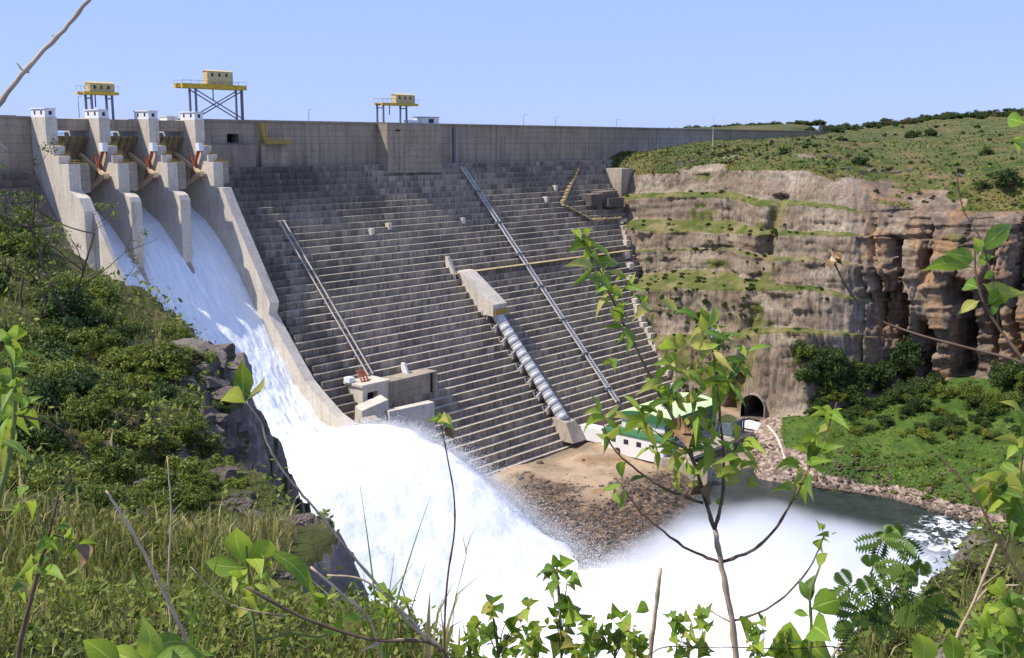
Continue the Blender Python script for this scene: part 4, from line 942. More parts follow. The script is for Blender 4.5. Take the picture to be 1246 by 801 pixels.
def scatter_stone(p, r_):
    global nv
    v, f = base[int(rng.integers(3))]; a = rng.uniform(0, 6.28); c_, s_ = math.cos(a), math.sin(a)
    w = v * r_; w = np.stack([w[:, 0] * c_ - w[:, 1] * s_, w[:, 0] * s_ + w[:, 1] * c_, w[:, 2]], 1) + p
    bulk_v.append(w); bulk_f.append(f + nv); nv += len(v)
for _ in range(3200):
    px, py = rng.uniform(630, 830), rng.uniform(560, 690); q = onZ(px, py, -103.5)
    if not (186 < q[0] < 360 and 131 < q[1] < 260): continue
    z = ground_apron(q[0], q[1])
    if z < -106.3: continue
    if rng.random() > 0.04 + stony[int(np.clip(round((q[1] - 130) / 0.8), 0, AZ_.shape[0] - 1)), int(np.clip(round((q[0] - 185) / 0.8), 0, AZ_.shape[1] - 1))]: continue
    scatter_stone(np.array([q[0], q[1], z]), rng.gamma(2.0, 0.14) + 0.08)
for _ in range(1800):                                   # stones on the far talus and along the waterline
    px = rng.uniform(905, 1240); yy, xx = col_at(px); s = rng.random() ** (1.0 if px < 965 else 4.0)
    a, b_ = onX(px, yy[0], xx[0]), onX(px, yy[1], xx[1]); q = a + (b_ - a) * s
    scatter_stone(q + np.array([0, 0, 0.1]), rng.gamma(2.0, 0.13) + 0.08)
o = mesh_obj('gravel', np.concatenate(bulk_v), np.concatenate(bulk_f), M_RUBBLE); o['kind'] = 'stuff'; o['label'] = 'loose stones strewn over the riverbed and the talus'

# ================================================================ SPRAY
def spray_mat(nm, T):
    k = NT(nm)
    n = k.noise(0.12, 7, 0.7)
    df = k.n.new('ShaderNodeBsdfDiffuse'); tr = k.n.new('ShaderNodeBsdfTranslucent'); mx = k.n.new('ShaderNodeMixShader'); mx.inputs[0].default_value = T
    c = k.ramp(n, [(0.3, (0.93, 0.94, 0.94)), (0.6, (0.985, 0.985, 0.985))])
    k.link(c, df.inputs[0]); k.link(c, tr.inputs[0]); k.link(df.outputs[0], mx.inputs[1]); k.link(tr.outputs[0], mx.inputs[2]); k.link(mx.outputs[0], k.out.inputs[0])
    bp = k.n.new('ShaderNodeBump'); bp.inputs['Strength'].default_value = 0.35; bp.inputs['Distance'].default_value = 1.2
    k.link(k.noise(0.35, 7, 0.75), bp.inputs['Height']); k.link(bp.outputs[0], df.inputs['Normal'])
    return k.m
M_SPRAY = spray_mat('spray_white', 0.12); M_DROP = spray_mat('drop_white', 0.5)
JY = [232, 224, 216, 209, 202, 195.5, 188, 182, 176, 169, 162, 154, 146, 130]
JZ = [-80.6, -80.0, -77.0, -75.3, -74.5, -75.0, -77.2, -80.6, -84.8, -90.4, -96.4, -101.8, -105, -107]
sx_ = np.arange(96, 292, 0.75); sy_ = np.arange(20, 232, 0.75)
SX, SY = np.meshgrid(sx_, sy_)
zj = np.interp(SY, JY[::-1], JZ[::-1])
grow = np.clip((226 - SY) / 70, 0, 1.2)
wr = 191.2 + 19 * grow + 2.6 * grow * fbm(SX * 0, SY * 0.12, zj * 0.1, 141, 4); wl = 146 - 22 * grow
cx_ = (wr + wl) / 2; hw = (wr - wl) / 2
sN = np.abs((SX - cx_) / hw)
jet = -118 + (zj + 118) * np.clip(1 - sN ** 9, 0, 1) ** 0.6
jet = jet - 16 * sstep(150, 118, SY); jet = np.where((sN < 1) & (SY > 112), jet, -118)
spl = -108.5 + 7.0 * np.exp(-(((SX - 172) / 44) ** 4 + ((SY - 112) / 40) ** 4)) + 3.0 * np.exp(-(((SX - 205) / 24) ** 2 + ((SY - 108) / 24) ** 2))
far = -107 + 6.0 * np.exp(-(((SX - 200) / 36) ** 2 + ((SY - 85) / 34) ** 2))
low = np.maximum(spl, far)
SZ = np.maximum(jet, low)
nz_ = fbm(SX * 0.07, SY * 0.07, 0, 143, 6, 0.55); nz2 = np.abs(fbm(SX * 0.16, SY * 0.16, 3, 144, 5))
SZ = SZ + np.where(jet > low, (0.3 + 1.6 * grow) * nz_ + 1.1 * grow * nz2, (3.2 * nz_ + 2.4 * nz2) * np.clip((low + 108.3) / 5.0, 0, 1))
F = grid_faces(len(sy_), len(sx_)); zf = SZ.reshape(-1)[F]
F = F[(zf.max(1) > -106.2)]
sp = mesh_obj('spray', np.stack([SX, SY, np.maximum(SZ, -107.5)], -1).reshape(-1, 3), F, M_SPRAY, None, smooth=True); sp['kind'] = 'stuff'; sp['label'] = 'white plume of spray thrown from the spillway lip into the river'
# flying drops that soften its outline
V3 = np.stack([SX, SY, np.maximum(SZ, -107.5)], -1).reshape(-1, 3)
dxz = np.gradient(SZ, 0.75, axis=1).reshape(-1); dyz = np.gradient(SZ, 0.75, axis=0).reshape(-1)
N3 = np.stack([-dxz, -dyz, np.ones_like(dxz)], 1); area = np.linalg.norm(N3, axis=1); N3 /= area[:, None]
wgt = np.clip(area, 1, 8) * (SZ.reshape(-1) > -105) * (SX.reshape(-1) > 150) * (SY.reshape(-1) > 118)
edge_boost = 0.05 + 8.0 * (N3[:, 0] > 0.22) * (V3[:, 1] > 130)
wgt = wgt * edge_boost; wgt /= wgt.sum()
ND = 200000
idx = rng.choice(len(V3), ND, p=wgt)
g_ = np.clip((226 - V3[idx, 1]) / 60, 0.02, 1.3)
off = rng.exponential(1.0, ND) * (0.2 + 1.9 * g_)
pos = V3[idx] + N3[idx] * off[:, None] * np.array([1.0, 0.6, 0.8]) + rng.normal(0, 1, (ND, 3)) * (0.15 + 0.7 * g_)[:, None]
size = rng.gamma(2.0, 0.015, ND) + 0.02
tet = np.array([[1, 1, 1], [1, -1, -1], [-1, 1, -1], [-1, -1, 1]]) * 0.8
ang = rng.normal(0, 1, (ND, 3, 3)); q_, _ = np.linalg.qr(ang)
DV = (np.einsum('kj,nij->nki', tet, q_) * size[:, None, None] + pos[:, None, :]).reshape(-1, 3)
tf = np.array([[0, 1, 2], [0, 3, 1], [0, 2, 3], [1, 3, 2]])
DF = (tf[None] + 4 * np.arange(ND)[:, None, None]).reshape(-1, 3)
dr = mesh_obj('water_drops', DV, DF, M_DROP); dr['kind'] = 'stuff'; dr['label'] = 'fine flying drops round the plume of spray'

# drifting mist over the plunge pool: a soft-edged cloud
MX, MY = np.meshgrid(np.arange(140, 285, 2.0), np.arange(40, 222, 2.0))
mt = -107 + 17 * np.exp(-(((MX - 212) / 62) ** 4 + ((MY - 100) / 52) ** 4)) * (0.75 + 0.5 * fbm(MX * 0.045, MY * 0.045, 0, 151, 4))
mj = np.interp(MY, JY[::-1], JZ[::-1]) + 2.0
mj = np.where((MY > 150) & (MY < 214) & (MX < 204 + 10 * np.clip((214 - MY) / 60, 0, 1)), mj, -110)
nr_, nc_ = MX.shape
top = np.stack([MX, MY, np.maximum(mt, -106.9)], -1).reshape(-1, 3); bot = top.copy(); bot[:, 2] = -108
F = grid_faces(nr_, nc_); nb = len(top); F2 = F[:, ::-1] + nb
ring = np.concatenate([np.arange(nc_), np.arange(1, nr_) * nc_ + nc_ - 1, (nr_ - 1) * nc_ + np.arange(nc_ - 2, -1, -1), np.arange(nr_ - 2, 0, -1) * nc_])
S_ = np.stack([ring, ring + nb, np.roll(ring, -1) + nb, np.roll(ring, -1)], 1)
kv = NT('mist_volume'); kv.n.remove(kv.b)
pv = kv.n.new('ShaderNodeVolumePrincipled'); pv.inputs['Color'].default_value = (0.97, 0.98, 1, 1); pv.inputs['Anisotropy'].default_value = 0.1
da = kv.n.new('ShaderNodeAttribute'); da.attribute_name = 'density'
kv.link(kv.math('MULTIPLY', da.outputs['Fac'], kv.ramp(kv.noise(0.055, 5, 0.6), [(0.32, 0.04), (0.7, 0.25)])), pv.inputs['Density']); pv.inputs['Density Attribute'].default_value = ''
kv.link(pv.outputs[0], kv.out.inputs['Volume'])
mist = mesh_obj('mist', np.concatenate([top, bot]), np.concatenate([F, F2, S_]), kv.m); mist['kind'] = 'stuff'; mist['label'] = 'thin white mist drifting over the plunge pool'
ng = bpy.data.node_groups.new('mist_cloud', 'GeometryNodeTree'); ng.interface.new_socket('Geometry', in_out='INPUT', socket_type='NodeSocketGeometry'); ng.interface.new_socket('Geometry', in_out='OUTPUT', socket_type='NodeSocketGeometry')
gi = ng.nodes.new('NodeGroupInput'); go = ng.nodes.new('NodeGroupOutput'); mv = ng.nodes.new('GeometryNodeMeshToVolume'); sm = ng.nodes.new('GeometryNodeSetMaterial')
mv.resolution_mode = 'VOXEL_SIZE'; mv.inputs['Voxel Size'].default_value = 1.2; mv.inputs['Interior Band Width'].default_value = 7.0; mv.inputs['Density'].default_value = 1.0
sm.inputs['Material'].default_value = kv.m
ng.links.new(gi.outputs[0], mv.inputs['Mesh']); ng.links.new(mv.outputs[0], sm.inputs[0]); ng.links.new(sm.outputs[0], go.inputs[0])
md = mist.modifiers.new('mist_cloud', 'NODES'); md.node_group = ng

# ================================================================ VEGETATION
def leaf_mat(name, lo, mid_, hi, trans=0.3, rnd=0.35):
    k = NT(name)
    oi = k.n.new('ShaderNodeObjectInfo')
    t = k.math('ADD', k.math('MULTIPLY', k.attr(), 1 - rnd), k.math('MULTIPLY', oi.outputs['Random'], rnd))
    c = k.ramp(t, [(0.08, lo), (0.5, mid_), (0.92, hi)])
    k.color(c).rough(0.6); k.b.inputs['Specular IOR Level'].default_value = 0.3
    tr = k.n.new('ShaderNodeBsdfTranslucent'); mx = k.n.new('ShaderNodeMixShader'); mx.inputs[0].default_value = trans
    k.link(c, tr.inputs[0]); k.link(k.b.outputs[0], mx.inputs[1]); k.link(tr.outputs[0], mx.inputs[2]); k.link(mx.outputs[0], k.out.inputs[0])
    return k.m
M_BUSH = leaf_mat('bush_leaves', (0.016, 0.036, 0.007), (0.045, 0.085, 0.015), (0.105, 0.15, 0.03))
M_DRYB = leaf_mat('dry_bush_leaves', (0.05, 0.05, 0.018), (0.10, 0.095, 0.035), (0.19, 0.15, 0.07))
M_HERB = leaf_mat('herb_leaves', (0.045, 0.068, 0.008), (0.135, 0.185, 0.02), (0.30, 0.31, 0.045))
M_GRS = leaf_mat('grass_blades', (0.08, 0.10, 0.016), (0.22, 0.22, 0.045), (0.48, 0.39, 0.18), 0.35)
M_BARK = plain('bark', (0.10, 0.075, 0.055), 0.9)
def leaf_cloud(n, clumps, spread, lsize, seed, flat=0.6, asp=0.5):
    """leaf quads gathered in clumps; returns verts, faces, tone"""
    g = np.random.default_rng(seed); C = np.array(clumps, float)
    ci = g.integers(0, len(C), n); d = g.normal(0, 1, (n, 3)); d /= np.linalg.norm(d, axis=1, keepdims=True)
    pos = C[ci, :3] + d * (C[ci, 3] * spread * g.random(n) ** 0.4)[:, None] * np.array([1, 1, flat + 0.15])
    nrm_ = d * 0.5 + g.normal(0, 1, (n, 3)) * 0.6 + np.array([0, 0, 0.5]); nrm_ /= np.linalg.norm(nrm_, axis=1, keepdims=True)
    ax = np.cross(nrm_, g.normal(0, 1, (n, 3))); ax /= np.linalg.norm(ax, axis=1, keepdims=True) + 1e-9; sd_ = np.cross(nrm_, ax)
    s = (lsize * g.uniform(0.6, 1.5, n))[:, None]
    V = np.stack([pos - ax * s, pos + sd_ * s * asp - nrm_ * s * 0.15, pos + ax * s, pos - sd_ * s * asp - nrm_ * s * 0.15], 1).reshape(-1, 3)
    F = np.arange(n * 4).reshape(-1, 4)
    tone = np.clip(np.repeat(0, n) + 0.5 + 0.25 * (g.random(len(C))[ci] - 0.5) * 2 + 0.22 * g.normal(0, 1, n), 0, 1)
    return V, F, tone
def bush_clumps(seed, nc=16, squash=0.75):
    g = np.random.default_rng(seed); out = []
    for _ in range(nc):
        a = g.uniform(0, 6.283); r = g.random() ** 0.6 * 0.8; h = g.uniform(0.15, 1.0) * (1 - 0.5 * r * r)
        out.append((r * math.cos(a), r * math.sin(a), h * squash * 1.25, g.uniform(0.22, 0.42)))
    return out
def as_mesh(name, V, F, mat_, tone):
    o = mesh_obj(name, V, F, mat_, None, attr=tone); me = o.data; bpy.data.objects.remove(o); return me
FAR = [as_mesh('foliage', *leaf_cloud(900, bush_clumps(600 + k, 12), 1.0, 0.10, 610 + k)[:2], M_BUSH, leaf_cloud(900, bush_clumps(600 + k, 12), 1.0, 0.10, 610 + k)[2]) for k in range(4)]
BIG = [as_mesh('foliage', *leaf_cloud(2600, bush_clumps(620 + k, 22), 1.0, 0.062, 630 + k)[:2], M_BUSH, leaf_cloud(2600, bush_clumps(620 + k, 22), 1.0, 0.062, 630 + k)[2]) for k in range(4)]
DRY = [as_mesh('foliage', *leaf_cloud(1200, bush_clumps(640 + k, 14), 1.0, 0.085, 650 + k)[:2], M_DRYB, leaf_cloud(1200, bush_clumps(640 + k, 14), 1.0, 0.085, 650 + k)[2]) for k in range(2)]
HRB = [as_mesh('foliage', *leaf_cloud(2400, bush_clumps(660 + k, 20), 1.0, 0.055, 670 + k)[:2], M_HERB, leaf_cloud(2400, bush_clumps(660 + k, 20), 1.0, 0.055, 670 + k)[2]) for k in range(3)]
def stem_mesh(seed, n=7):
    g = np.random.default_rng(seed); b = MB()
    for _ in range(n):
        a = g.uniform(0, 6.283); r = g.uniform(0.3, 0.75); b.tube([(0, 0, -0.15), (r * 0.4 * math.cos(a), r * 0.4 * math.sin(a), 0.35), (r * math.cos(a), r * math.sin(a), 0.8)], [0.035, 0.022, 0.008], 5)
    o = b.build('stems', M_BARK); me = o.data; bpy.data.objects.remove(o); return me
STEMS = [stem_mesh(680 + k) for k in range(3)]
def bush(name, loc, s, label, group, meshes, stems=True, cat='bush', zs=1.0):
    t = thing(name, label, cat, loc, group); t.rotation_euler.z = rng.uniform(0, 6.28); t.scale = (s * rng.uniform(0.85, 1.2), s * rng.uniform(0.85, 1.2), s * zs)
    o = bpy.data.objects.new('foliage', meshes[int(rng.integers(len(meshes)))]); COL.objects.link(o); o.parent = t
    if stems:
        o = bpy.data.objects.new('stems', STEMS[int(rng.integers(3))]); COL.objects.link(o); o.parent = t
    return t
def surf(px, py):
    """point of the far bank seen at a pixel"""
    Q = G.reshape(-1, 3); d = Q @ FWD; ux = CX + FPX * (Q @ _rc) / d; uy = CY - FPX * (Q @ _uc) / d
    return Q[int(np.argmin((ux - px) ** 2 + (uy - py) ** 2))].copy()
Qf = G.reshape(-1, 3); _d = Qf @ FWD; QX = CX + FPX * (Qf @ _rc) / _d; QY = CY - FPX * (Qf @ _uc) / _d
def surf(px, py): return Qf[int(np.argmin((QX - px) ** 2 + (QY - py) ** 2))].copy()
def pxm(p): return FPX / float(np.asarray(p) @ FWD)       # pixels per metre at a point
# plateau bushes read off the photograph (pixel, radius in pixels)
for px, py, r_, nm in ((985, 157, 9, 'dark round bush on the plateau skyline nearest the dam end'), (1024, 168, 8, 'round bush on the upper plateau just below the skyline pair'), (1110, 160, 10, 'left one of the two dark bushes high on the plateau'), (1133, 159, 9, 'right one of the two dark bushes high on the plateau'), (1047, 192, 10, 'green bush in the middle of the plateau slope'), (875, 187, 5, 'small bush on the grass left of the plateau slope'), (898, 180, 6, 'small bush beside the far crest wall'), (955, 181, 8, 'low bush on the grass below the far crest wall'), (1200, 182, 10, 'low bush high at the right of the plateau'), (1225, 212, 22, 'large dark bush at the right edge of the plateau'), (1195, 222, 10, 'dark bush just left of the large bush at the right edge'), (1165, 205, 8, 'low bush on the right half of the plateau')):
    p = surf(px, py + r_ * 0.7); p[2] -= 0.3; bush('plateau_bush', p, r_ / pxm(p) * 1.05, nm, 'bushes on the plateau', BIG if r_ > 9 else FAR)
for k in range(130):
    px, py = rng.uniform(850, 1246), 0; yy, _x = col_at(px); py = rng.uniform(yy[17] + 4, yy[13] - 6); p = surf(px, py); s = rng.uniform(1.8, 4.2) / pxm(p)
    bush('scrub_bush', p, s, *(('small green scrub bush scattered over the grassy plateau', 'green scrub on the plateau', FAR) if rng.random() < 0.75 else ('small dry brownish scrub bush scattered over the grassy plateau', 'dry scrub on the plateau', DRY)), False)
for px, py, s_ in ((1048, 211, 5), (1060, 208, 7), (1075, 209, 6), (1090, 210, 8), (1108, 207, 6), (1030, 205, 5), (1168, 213, 7), (1018, 192, 6), (1008, 190, 5), (845, 196, 6), (858, 192, 5), (830, 200, 7), (870, 198, 5)):
    p = surf(px, py); s_ = s_ / pxm(p) * 0.6; o = bpy.data.objects.new('boulder', BLD[int(rng.integers(6))]); COL.objects.link(o); o.location = Vector(p.tolist()); o.scale = (s_ * 1.5, s_ * 1.5, s_ * 0.6); o.rotation_euler.z = rng.uniform(0, 6.28)
    tag(o, 'pale rock outcrop in the grass of the plateau, %s' % ('right' if px > 1150 else ('centre' if px > 1000 else 'left')), 'boulder', 'rocks in the plateau grass, %s' % ('right' if px > 1150 else ('centre' if px > 1000 else 'left')))
# trees along the skyline
for k in range(150):
    px = 815 + 440 * (k + rng.uniform(-0.8, 0.8)) / 149; yh = np.interp(px, [815, 900, 1000, 1100, 1246], [160, 155, 151, 147, 140])
    p = at(px, yh + 2, 985) if px < 1000 else surf(px, col_at(px)[0][17] + rng.uniform(0, 5)); s = rng.uniform(4.5, 9.5) / pxm(p)
    bush('skyline_tree', p, s, *(('low green tree in the row along the plateau skyline', 'green trees along the skyline', FAR) if rng.random() < 0.75 else ('low dry grey-brown tree in the row along the plateau skyline', 'dry trees along the skyline', DRY)), False, 'tree', 0.8)
# bushes on the ledges and in the gully
for k in range(150):
    px = rng.uniform(755, 1010); yy, _x = col_at(px); j = int(rng.choice([4, 6, 6, 6, 10, 10, 12, 8])); py = yy[j - 1] + (yy[j] - yy[j - 1]) * rng.uniform(0.1, 0.9) if rng.random() < 0.75 else yy[j - 1] + rng.uniform(0, 12)
    if px > 930 and rng.random() < 0.6: continue
    p = surf(px, py); bush('ledge_bush', p, rng.uniform(1.8, 4.5) / pxm(p), 'small bush growing on the %s ledge of the cut rock benches' % {4: 'lowest', 6: 'second lowest', 8: 'middle', 10: 'second highest', 12: 'top'}[j], 'bushes on the %s rock ledge' % {4: 'lowest', 6: 'second lowest', 8: 'middle', 10: 'second highest', 12: 'top'}[j], FAR, False, zs=0.8)
for k in range(40):
    px = rng.uniform(800, 905); py = rng.uniform(350, 480)
    if px < 770 + (py - 350) * 0.5: continue
    p = surf(px, py); bush('ledge_bush', p, rng.uniform(3, 7) / pxm(p), 'leafy bush on the lowest rock face above the powerhouse', 'bushes above the powerhouse', FAR, False)
for k in range(26):
    t = rng.random(); px, py = 950 - 66 * t + rng.uniform(-6, 6), 272 + 150 * t
    p = surf(px, py); bush('gully_bush', p, rng.uniform(2.5, 5) / pxm(p), 'green bush in the overgrown gully between the rock benches', 'bushes in the gully', FAR, False)
# thicket at the foot of the natural cliff
for k in range(115):
    px = rng.uniform(975, 1250); py = rng.uniform(436, 528) if px < 1110 else rng.uniform(462, 535)
    if px > 1130 and py < 470 and rng.random() < 0.5: continue
    p = surf(px, py); r_ = rng.uniform(10, 21) * (1.0 if py < 500 else 0.6)
    bush('thicket_bush', p, r_ / pxm(p), 'dark green bush in the %s of the thicket below the cliff' % ('upper row' if py < 485 else 'lower fringe'), 'thicket below the cliff, %s' % ('upper row' if py < 485 else 'lower fringe'), BIG if rng.random() < (0.85 if py < 485 else 0.5) else HRB, zs=rng.uniform(1.0, 1.7) if py < 485 else 0.9)
for k in range(60):
    px = rng.uniform(1000, 1246); py = rng.uniform(520, 605) + max(0, px - 1100) * 0.12
    p = surf(px, py); bush('bank_shrub', p, rng.uniform(3, 8) / pxm(p), 'low bright green shrub on the far river bank', 'shrubs on the far bank', HRB, False, zs=0.6)

# ---------------------------------------------------------------- near hill
def hill_pt(u, w):
    z, sdv = hill_z(np.array([u]), np.array([w])); p = uw(u, w); p = np.array([p[0], p[1], float(z[0])]); return p, float(sdv[0])
_hp = P.reshape(-1, 3); _dd = _hp @ FWD
with np.errstate(divide='ignore', invalid='ignore'): HXp, HYp = CX + FPX * (_hp @ _rc) / _dd, CY - FPX * (_hp @ _uc) / _dd
HSD = HS_.reshape(-1); _hr = np.linalg.norm(_hp, axis=1)
def hill_surf(px, py):
    d2 = (HXp - px) ** 2 + (HYp - py) ** 2 + (_dd < 0.3) * 1e9; k = np.argsort(d2)[:6]; k = k[np.argmin(_hr[k])]; return _hp[k].copy(), float(HSD[k])
for k in range(150):
    px = rng.uniform(-30, 300); top = np.interp(px, [-30, 0, 60, 100, 160, 240, 300], [270, 272, 290, 345, 390, 425, 445]); py = rng.uniform(top + 4, 640)
    p, sdv = hill_surf(px, py)
    if sdv > 0.6: continue
    r_ = rng.uniform(10, 28) * (1.35 if px < 110 and py < 480 else 0.95)
    bush('hill_shrub', p - np.array([0, 0, 0.08]), r_ / pxm(p), *(lambda q, w_: ('%s shrub on the near hillside, %s' % (q[0], w_), '%s shrubs on the near hillside, %s' % (q[0], w_), q[1]))((('olive green leafy', HRB) if rng.random() < 0.62 else (('dark green', BIG) if rng.random() < 0.6 else ('dry brownish', DRY))), 'upper left' if py < 400 else ('middle left' if px < 150 else 'near the promontory')), True, 'shrub')
for k in range(46):
    px, py = rng.uniform(-10, 215), rng.uniform(400, 640); p, sdv = hill_surf(px, py)
    if sdv > 0.3: continue
    bush('hill_shrub', p - np.array([0, 0, 0.1]), rng.uniform(20, 40) / pxm(p), *(('large dark bushy shrub on the left slope of the near hillside', 'large dark shrubs on the left slope', BIG) if rng.random() < 0.28 else ('large yellow-green bushy shrub on the left slope of the near hillside', 'large yellow-green shrubs on the left slope', HRB)), True, 'shrub', zs=rng.uniform(0.8, 1.3))
for k in range(16):
    px = rng.uniform(1080, 1250); py = rng.uniform(max(660, 801 - (px - 1060) * 0.85), 800); p, sdv = hill_surf(px, py); r_ = rng.uniform(14, 30)
    bush('hill_shrub', p - np.array([0, 0, 0.05]), r_ / pxm(p), 'grey green shrub on the slope at the lower right', 'shrubs on the slope at the lower right', DRY if rng.random() < 0.5 else HRB, True, 'shrub')
# grass and herbs of the hillside
def grass_field(n, rmin, rmax, hmin, hmax, seed, mat_, name, label, thr=-0.45):
    g = np.random.default_rng(seed)
    th_ = g.uniform(R(-36), R(44), n); r_ = rmin * (rmax / rmin) ** g.random(n)
    u, w = r_ * np.sin(th_), r_ * np.cos(th_); z, sdv = hill_z(u, w)
    den = fbm(u * 0.4, w * 0.4, 7, 171, 3)
    ok = (sdv < -0.25 + 0.5 * den) & (den > thr + 0.3 * g.random(n))
    u, w, z, r_ = u[ok], w[ok], z[ok], r_[ok]; n = len(u)
    base_ = u[:, None] * _R + w[:, None] * _F; base_[:, 2] = z - 0.02
    k_ = np.clip((r_ - rmin) / (rmax - rmin), 0, 1)
    h = (hmin + (hmax - hmin) * k_) * g.uniform(0.5, 1.5, n); wd = h * g.uniform(0.012, 0.03, n) * (1 + 1.2 * k_)
    a = g.uniform(0, 6.283, n); lean = g.uniform(0.1, 0.75, n); dirv = np.stack([np.cos(a), np.sin(a), np.zeros(n)], 1)
    side = np.stack([-np.sin(a + g.normal(0, .6, n)), np.cos(a + g.normal(0, .6, n)), np.zeros(n)], 1) * wd[:, None]
    m_ = base_ + dirv * (h * lean * 0.35)[:, None] + np.array([0, 0, 1]) * (h * 0.6)[:, None]
    t_ = base_ + dirv * (h * lean)[:, None] + np.array([0, 0, 1]) * (h * (1 - 0.45 * lean ** 2))[:, None]
    V = np.stack([base_ - side, base_ + side, m_ - side * 0.7, m_ + side * 0.7, t_], 1).reshape(-1, 3)
    F = (np.array([[0, 1, 3], [0, 3, 2], [2, 3, 4]])[None] + 5 * np.arange(n)[:, None, None]).reshape(-1, 3)
    tone = np.clip(0.5 + 0.45 * fbm(u * 0.25, w * 0.25, 2, 172, 3) + 0.2 * g.normal(0, 1, n), 0, 1)
    o = mesh_obj(name, V, F, mat_, None, attr=np.repeat(tone, 3)); o['kind'] = 'stuff'; o['label'] = label
grass_field(72000, 1.9, 12, 0.07, 0.24, 81, M_GRS, 'grass', 'tangled green and straw-coloured grass close to the viewer')
grass_field(140000, 9, 62, 0.14, 0.42, 82, M_GRS, 'grass', 'rough grass covering the near hillside')
grass_field(26000, 5, 55, 0.35, 1.1, 84, M_GRS, 'tall_grass', 'long wispy grass standing in patches on the near hillside', 0.12)
def herb_field(n, rmin, rmax, s0, s1, seed, name, label):
    g = np.random.default_rng(seed); th_ = g.uniform(R(-36), R(44), n); r_ = rmin * (rmax / rmin) ** g.random(n)
    u, w = r_ * np.sin(th_), r_ * np.cos(th_); z, sdv = hill_z(u, w); den = fbm(u * 0.5, w * 0.5, 17, 181, 3)
    ok = (sdv < 0.4) & (den > -0.1); u, w, z, r_, den = u[ok], w[ok], z[ok], r_[ok], den[ok]; n = len(u)
    s = (s0 + (s1 - s0) * (r_ - rmin) / (rmax - rmin)) * g.uniform(0.6, 1.4, n)
    pos = u[:, None] * _R + w[:, None] * _F; pos[:, 2] = z + np.abs(g.normal(0, 1, n)) * s * 4 * (0.4 + np.clip(den, 0, 1))
    nn = g.normal(0, 0.7, (n, 3)) + [0, 0, 0.9]; nn /= np.linalg.norm(nn, axis=1, keepdims=True); ax = np.cross(nn, g.normal(0, 1, (n, 3))); ax /= np.linalg.norm(ax, axis=1, keepdims=True); sd_ = np.cross(nn, ax); s = s[:, None]
    V = np.stack([pos - ax * s, pos + sd_ * s * 0.45 - nn * s * .12, pos + ax * s, pos - sd_ * s * 0.45 - nn * s * .12], 1).reshape(-1, 3)
    tone = np.clip(0.5 + 0.5 * den + 0.2 * g.normal(0, 1, n), 0, 1)
    o = mesh_obj(name, V, np.arange(n * 4).reshape(-1, 4), M_HERB, None, attr=tone); o['kind'] = 'stuff'; o['label'] = label
herb_field(130000, 4, 62, 0.02, 0.17, 83, 'ground_cover', 'small-leaved herbs covering the near hillside')
# rough tussocks and weeds that roughen the far grass
def far_cover(n, rows_, sz, seed, mat_, name, label):
    g = np.random.default_rng(seed); ri = np.where(np.isin(rk, rows_))[0]; wt = np.ones(len(ri)); a = g.choice(ri, n); b_ = g.integers(0, nc, n)
    p = G[a, b_] + g.normal(0, 0.7, (n, 3)) * [1, 1, 0]; keep_ = (w_top if rows_[0] > 5 else w_bank)[a, b_] > 0.5; p = p[keep_]; n = len(p)
    den = fbm(p[:, 0] * 0.06, p[:, 1] * 0.06, 0, seed, 4); k_ = den > -0.15 + 0.3 * g.normal(0, 1, n); p = p[k_]; den = den[k_]; n = len(p)
    s = sz * g.uniform(0.5, 1.6, n); p[:, 2] += s * 0.3
    nn = g.normal(0, 0.6, (n, 3)) + [0, 0, 0.6]; nn /= np.linalg.norm(nn, axis=1, keepdims=True); ax = np.cross(nn, g.normal(0, 1, (n, 3))); ax /= np.linalg.norm(ax, axis=1, keepdims=True); sd_ = np.cross(nn, ax); s = s[:, None]
    V = np.stack([p - ax * s, p + sd_ * s * 0.6 - nn * s * .3, p + ax * s, p - sd_ * s * 0.6 - nn * s * .3], 1).reshape(-1, 3)
    o = mesh_obj(name, V, np.arange(n * 4).reshape(-1, 4), mat_, None, attr=np.clip(0.45 + 0.5 * den + 0.22 * g.normal(0, 1, n), 0, 1)); o['kind'] = 'stuff'; o['label'] = label
far_cover(9000, [14, 15, 16, 17], 0.6, 91, M_HERB, 'tussocks', 'rough tussocks and weeds over the grassy plateau')
far_cover(11000, [14, 15, 16, 17], 0.55, 92, M_DRYB, 'tussocks', 'dry brown tussocks over the grassy plateau')
far_cover(14000, [1, 2], 0.45, 93, M_HERB, 'weeds', 'rank green weeds over the far river bank')
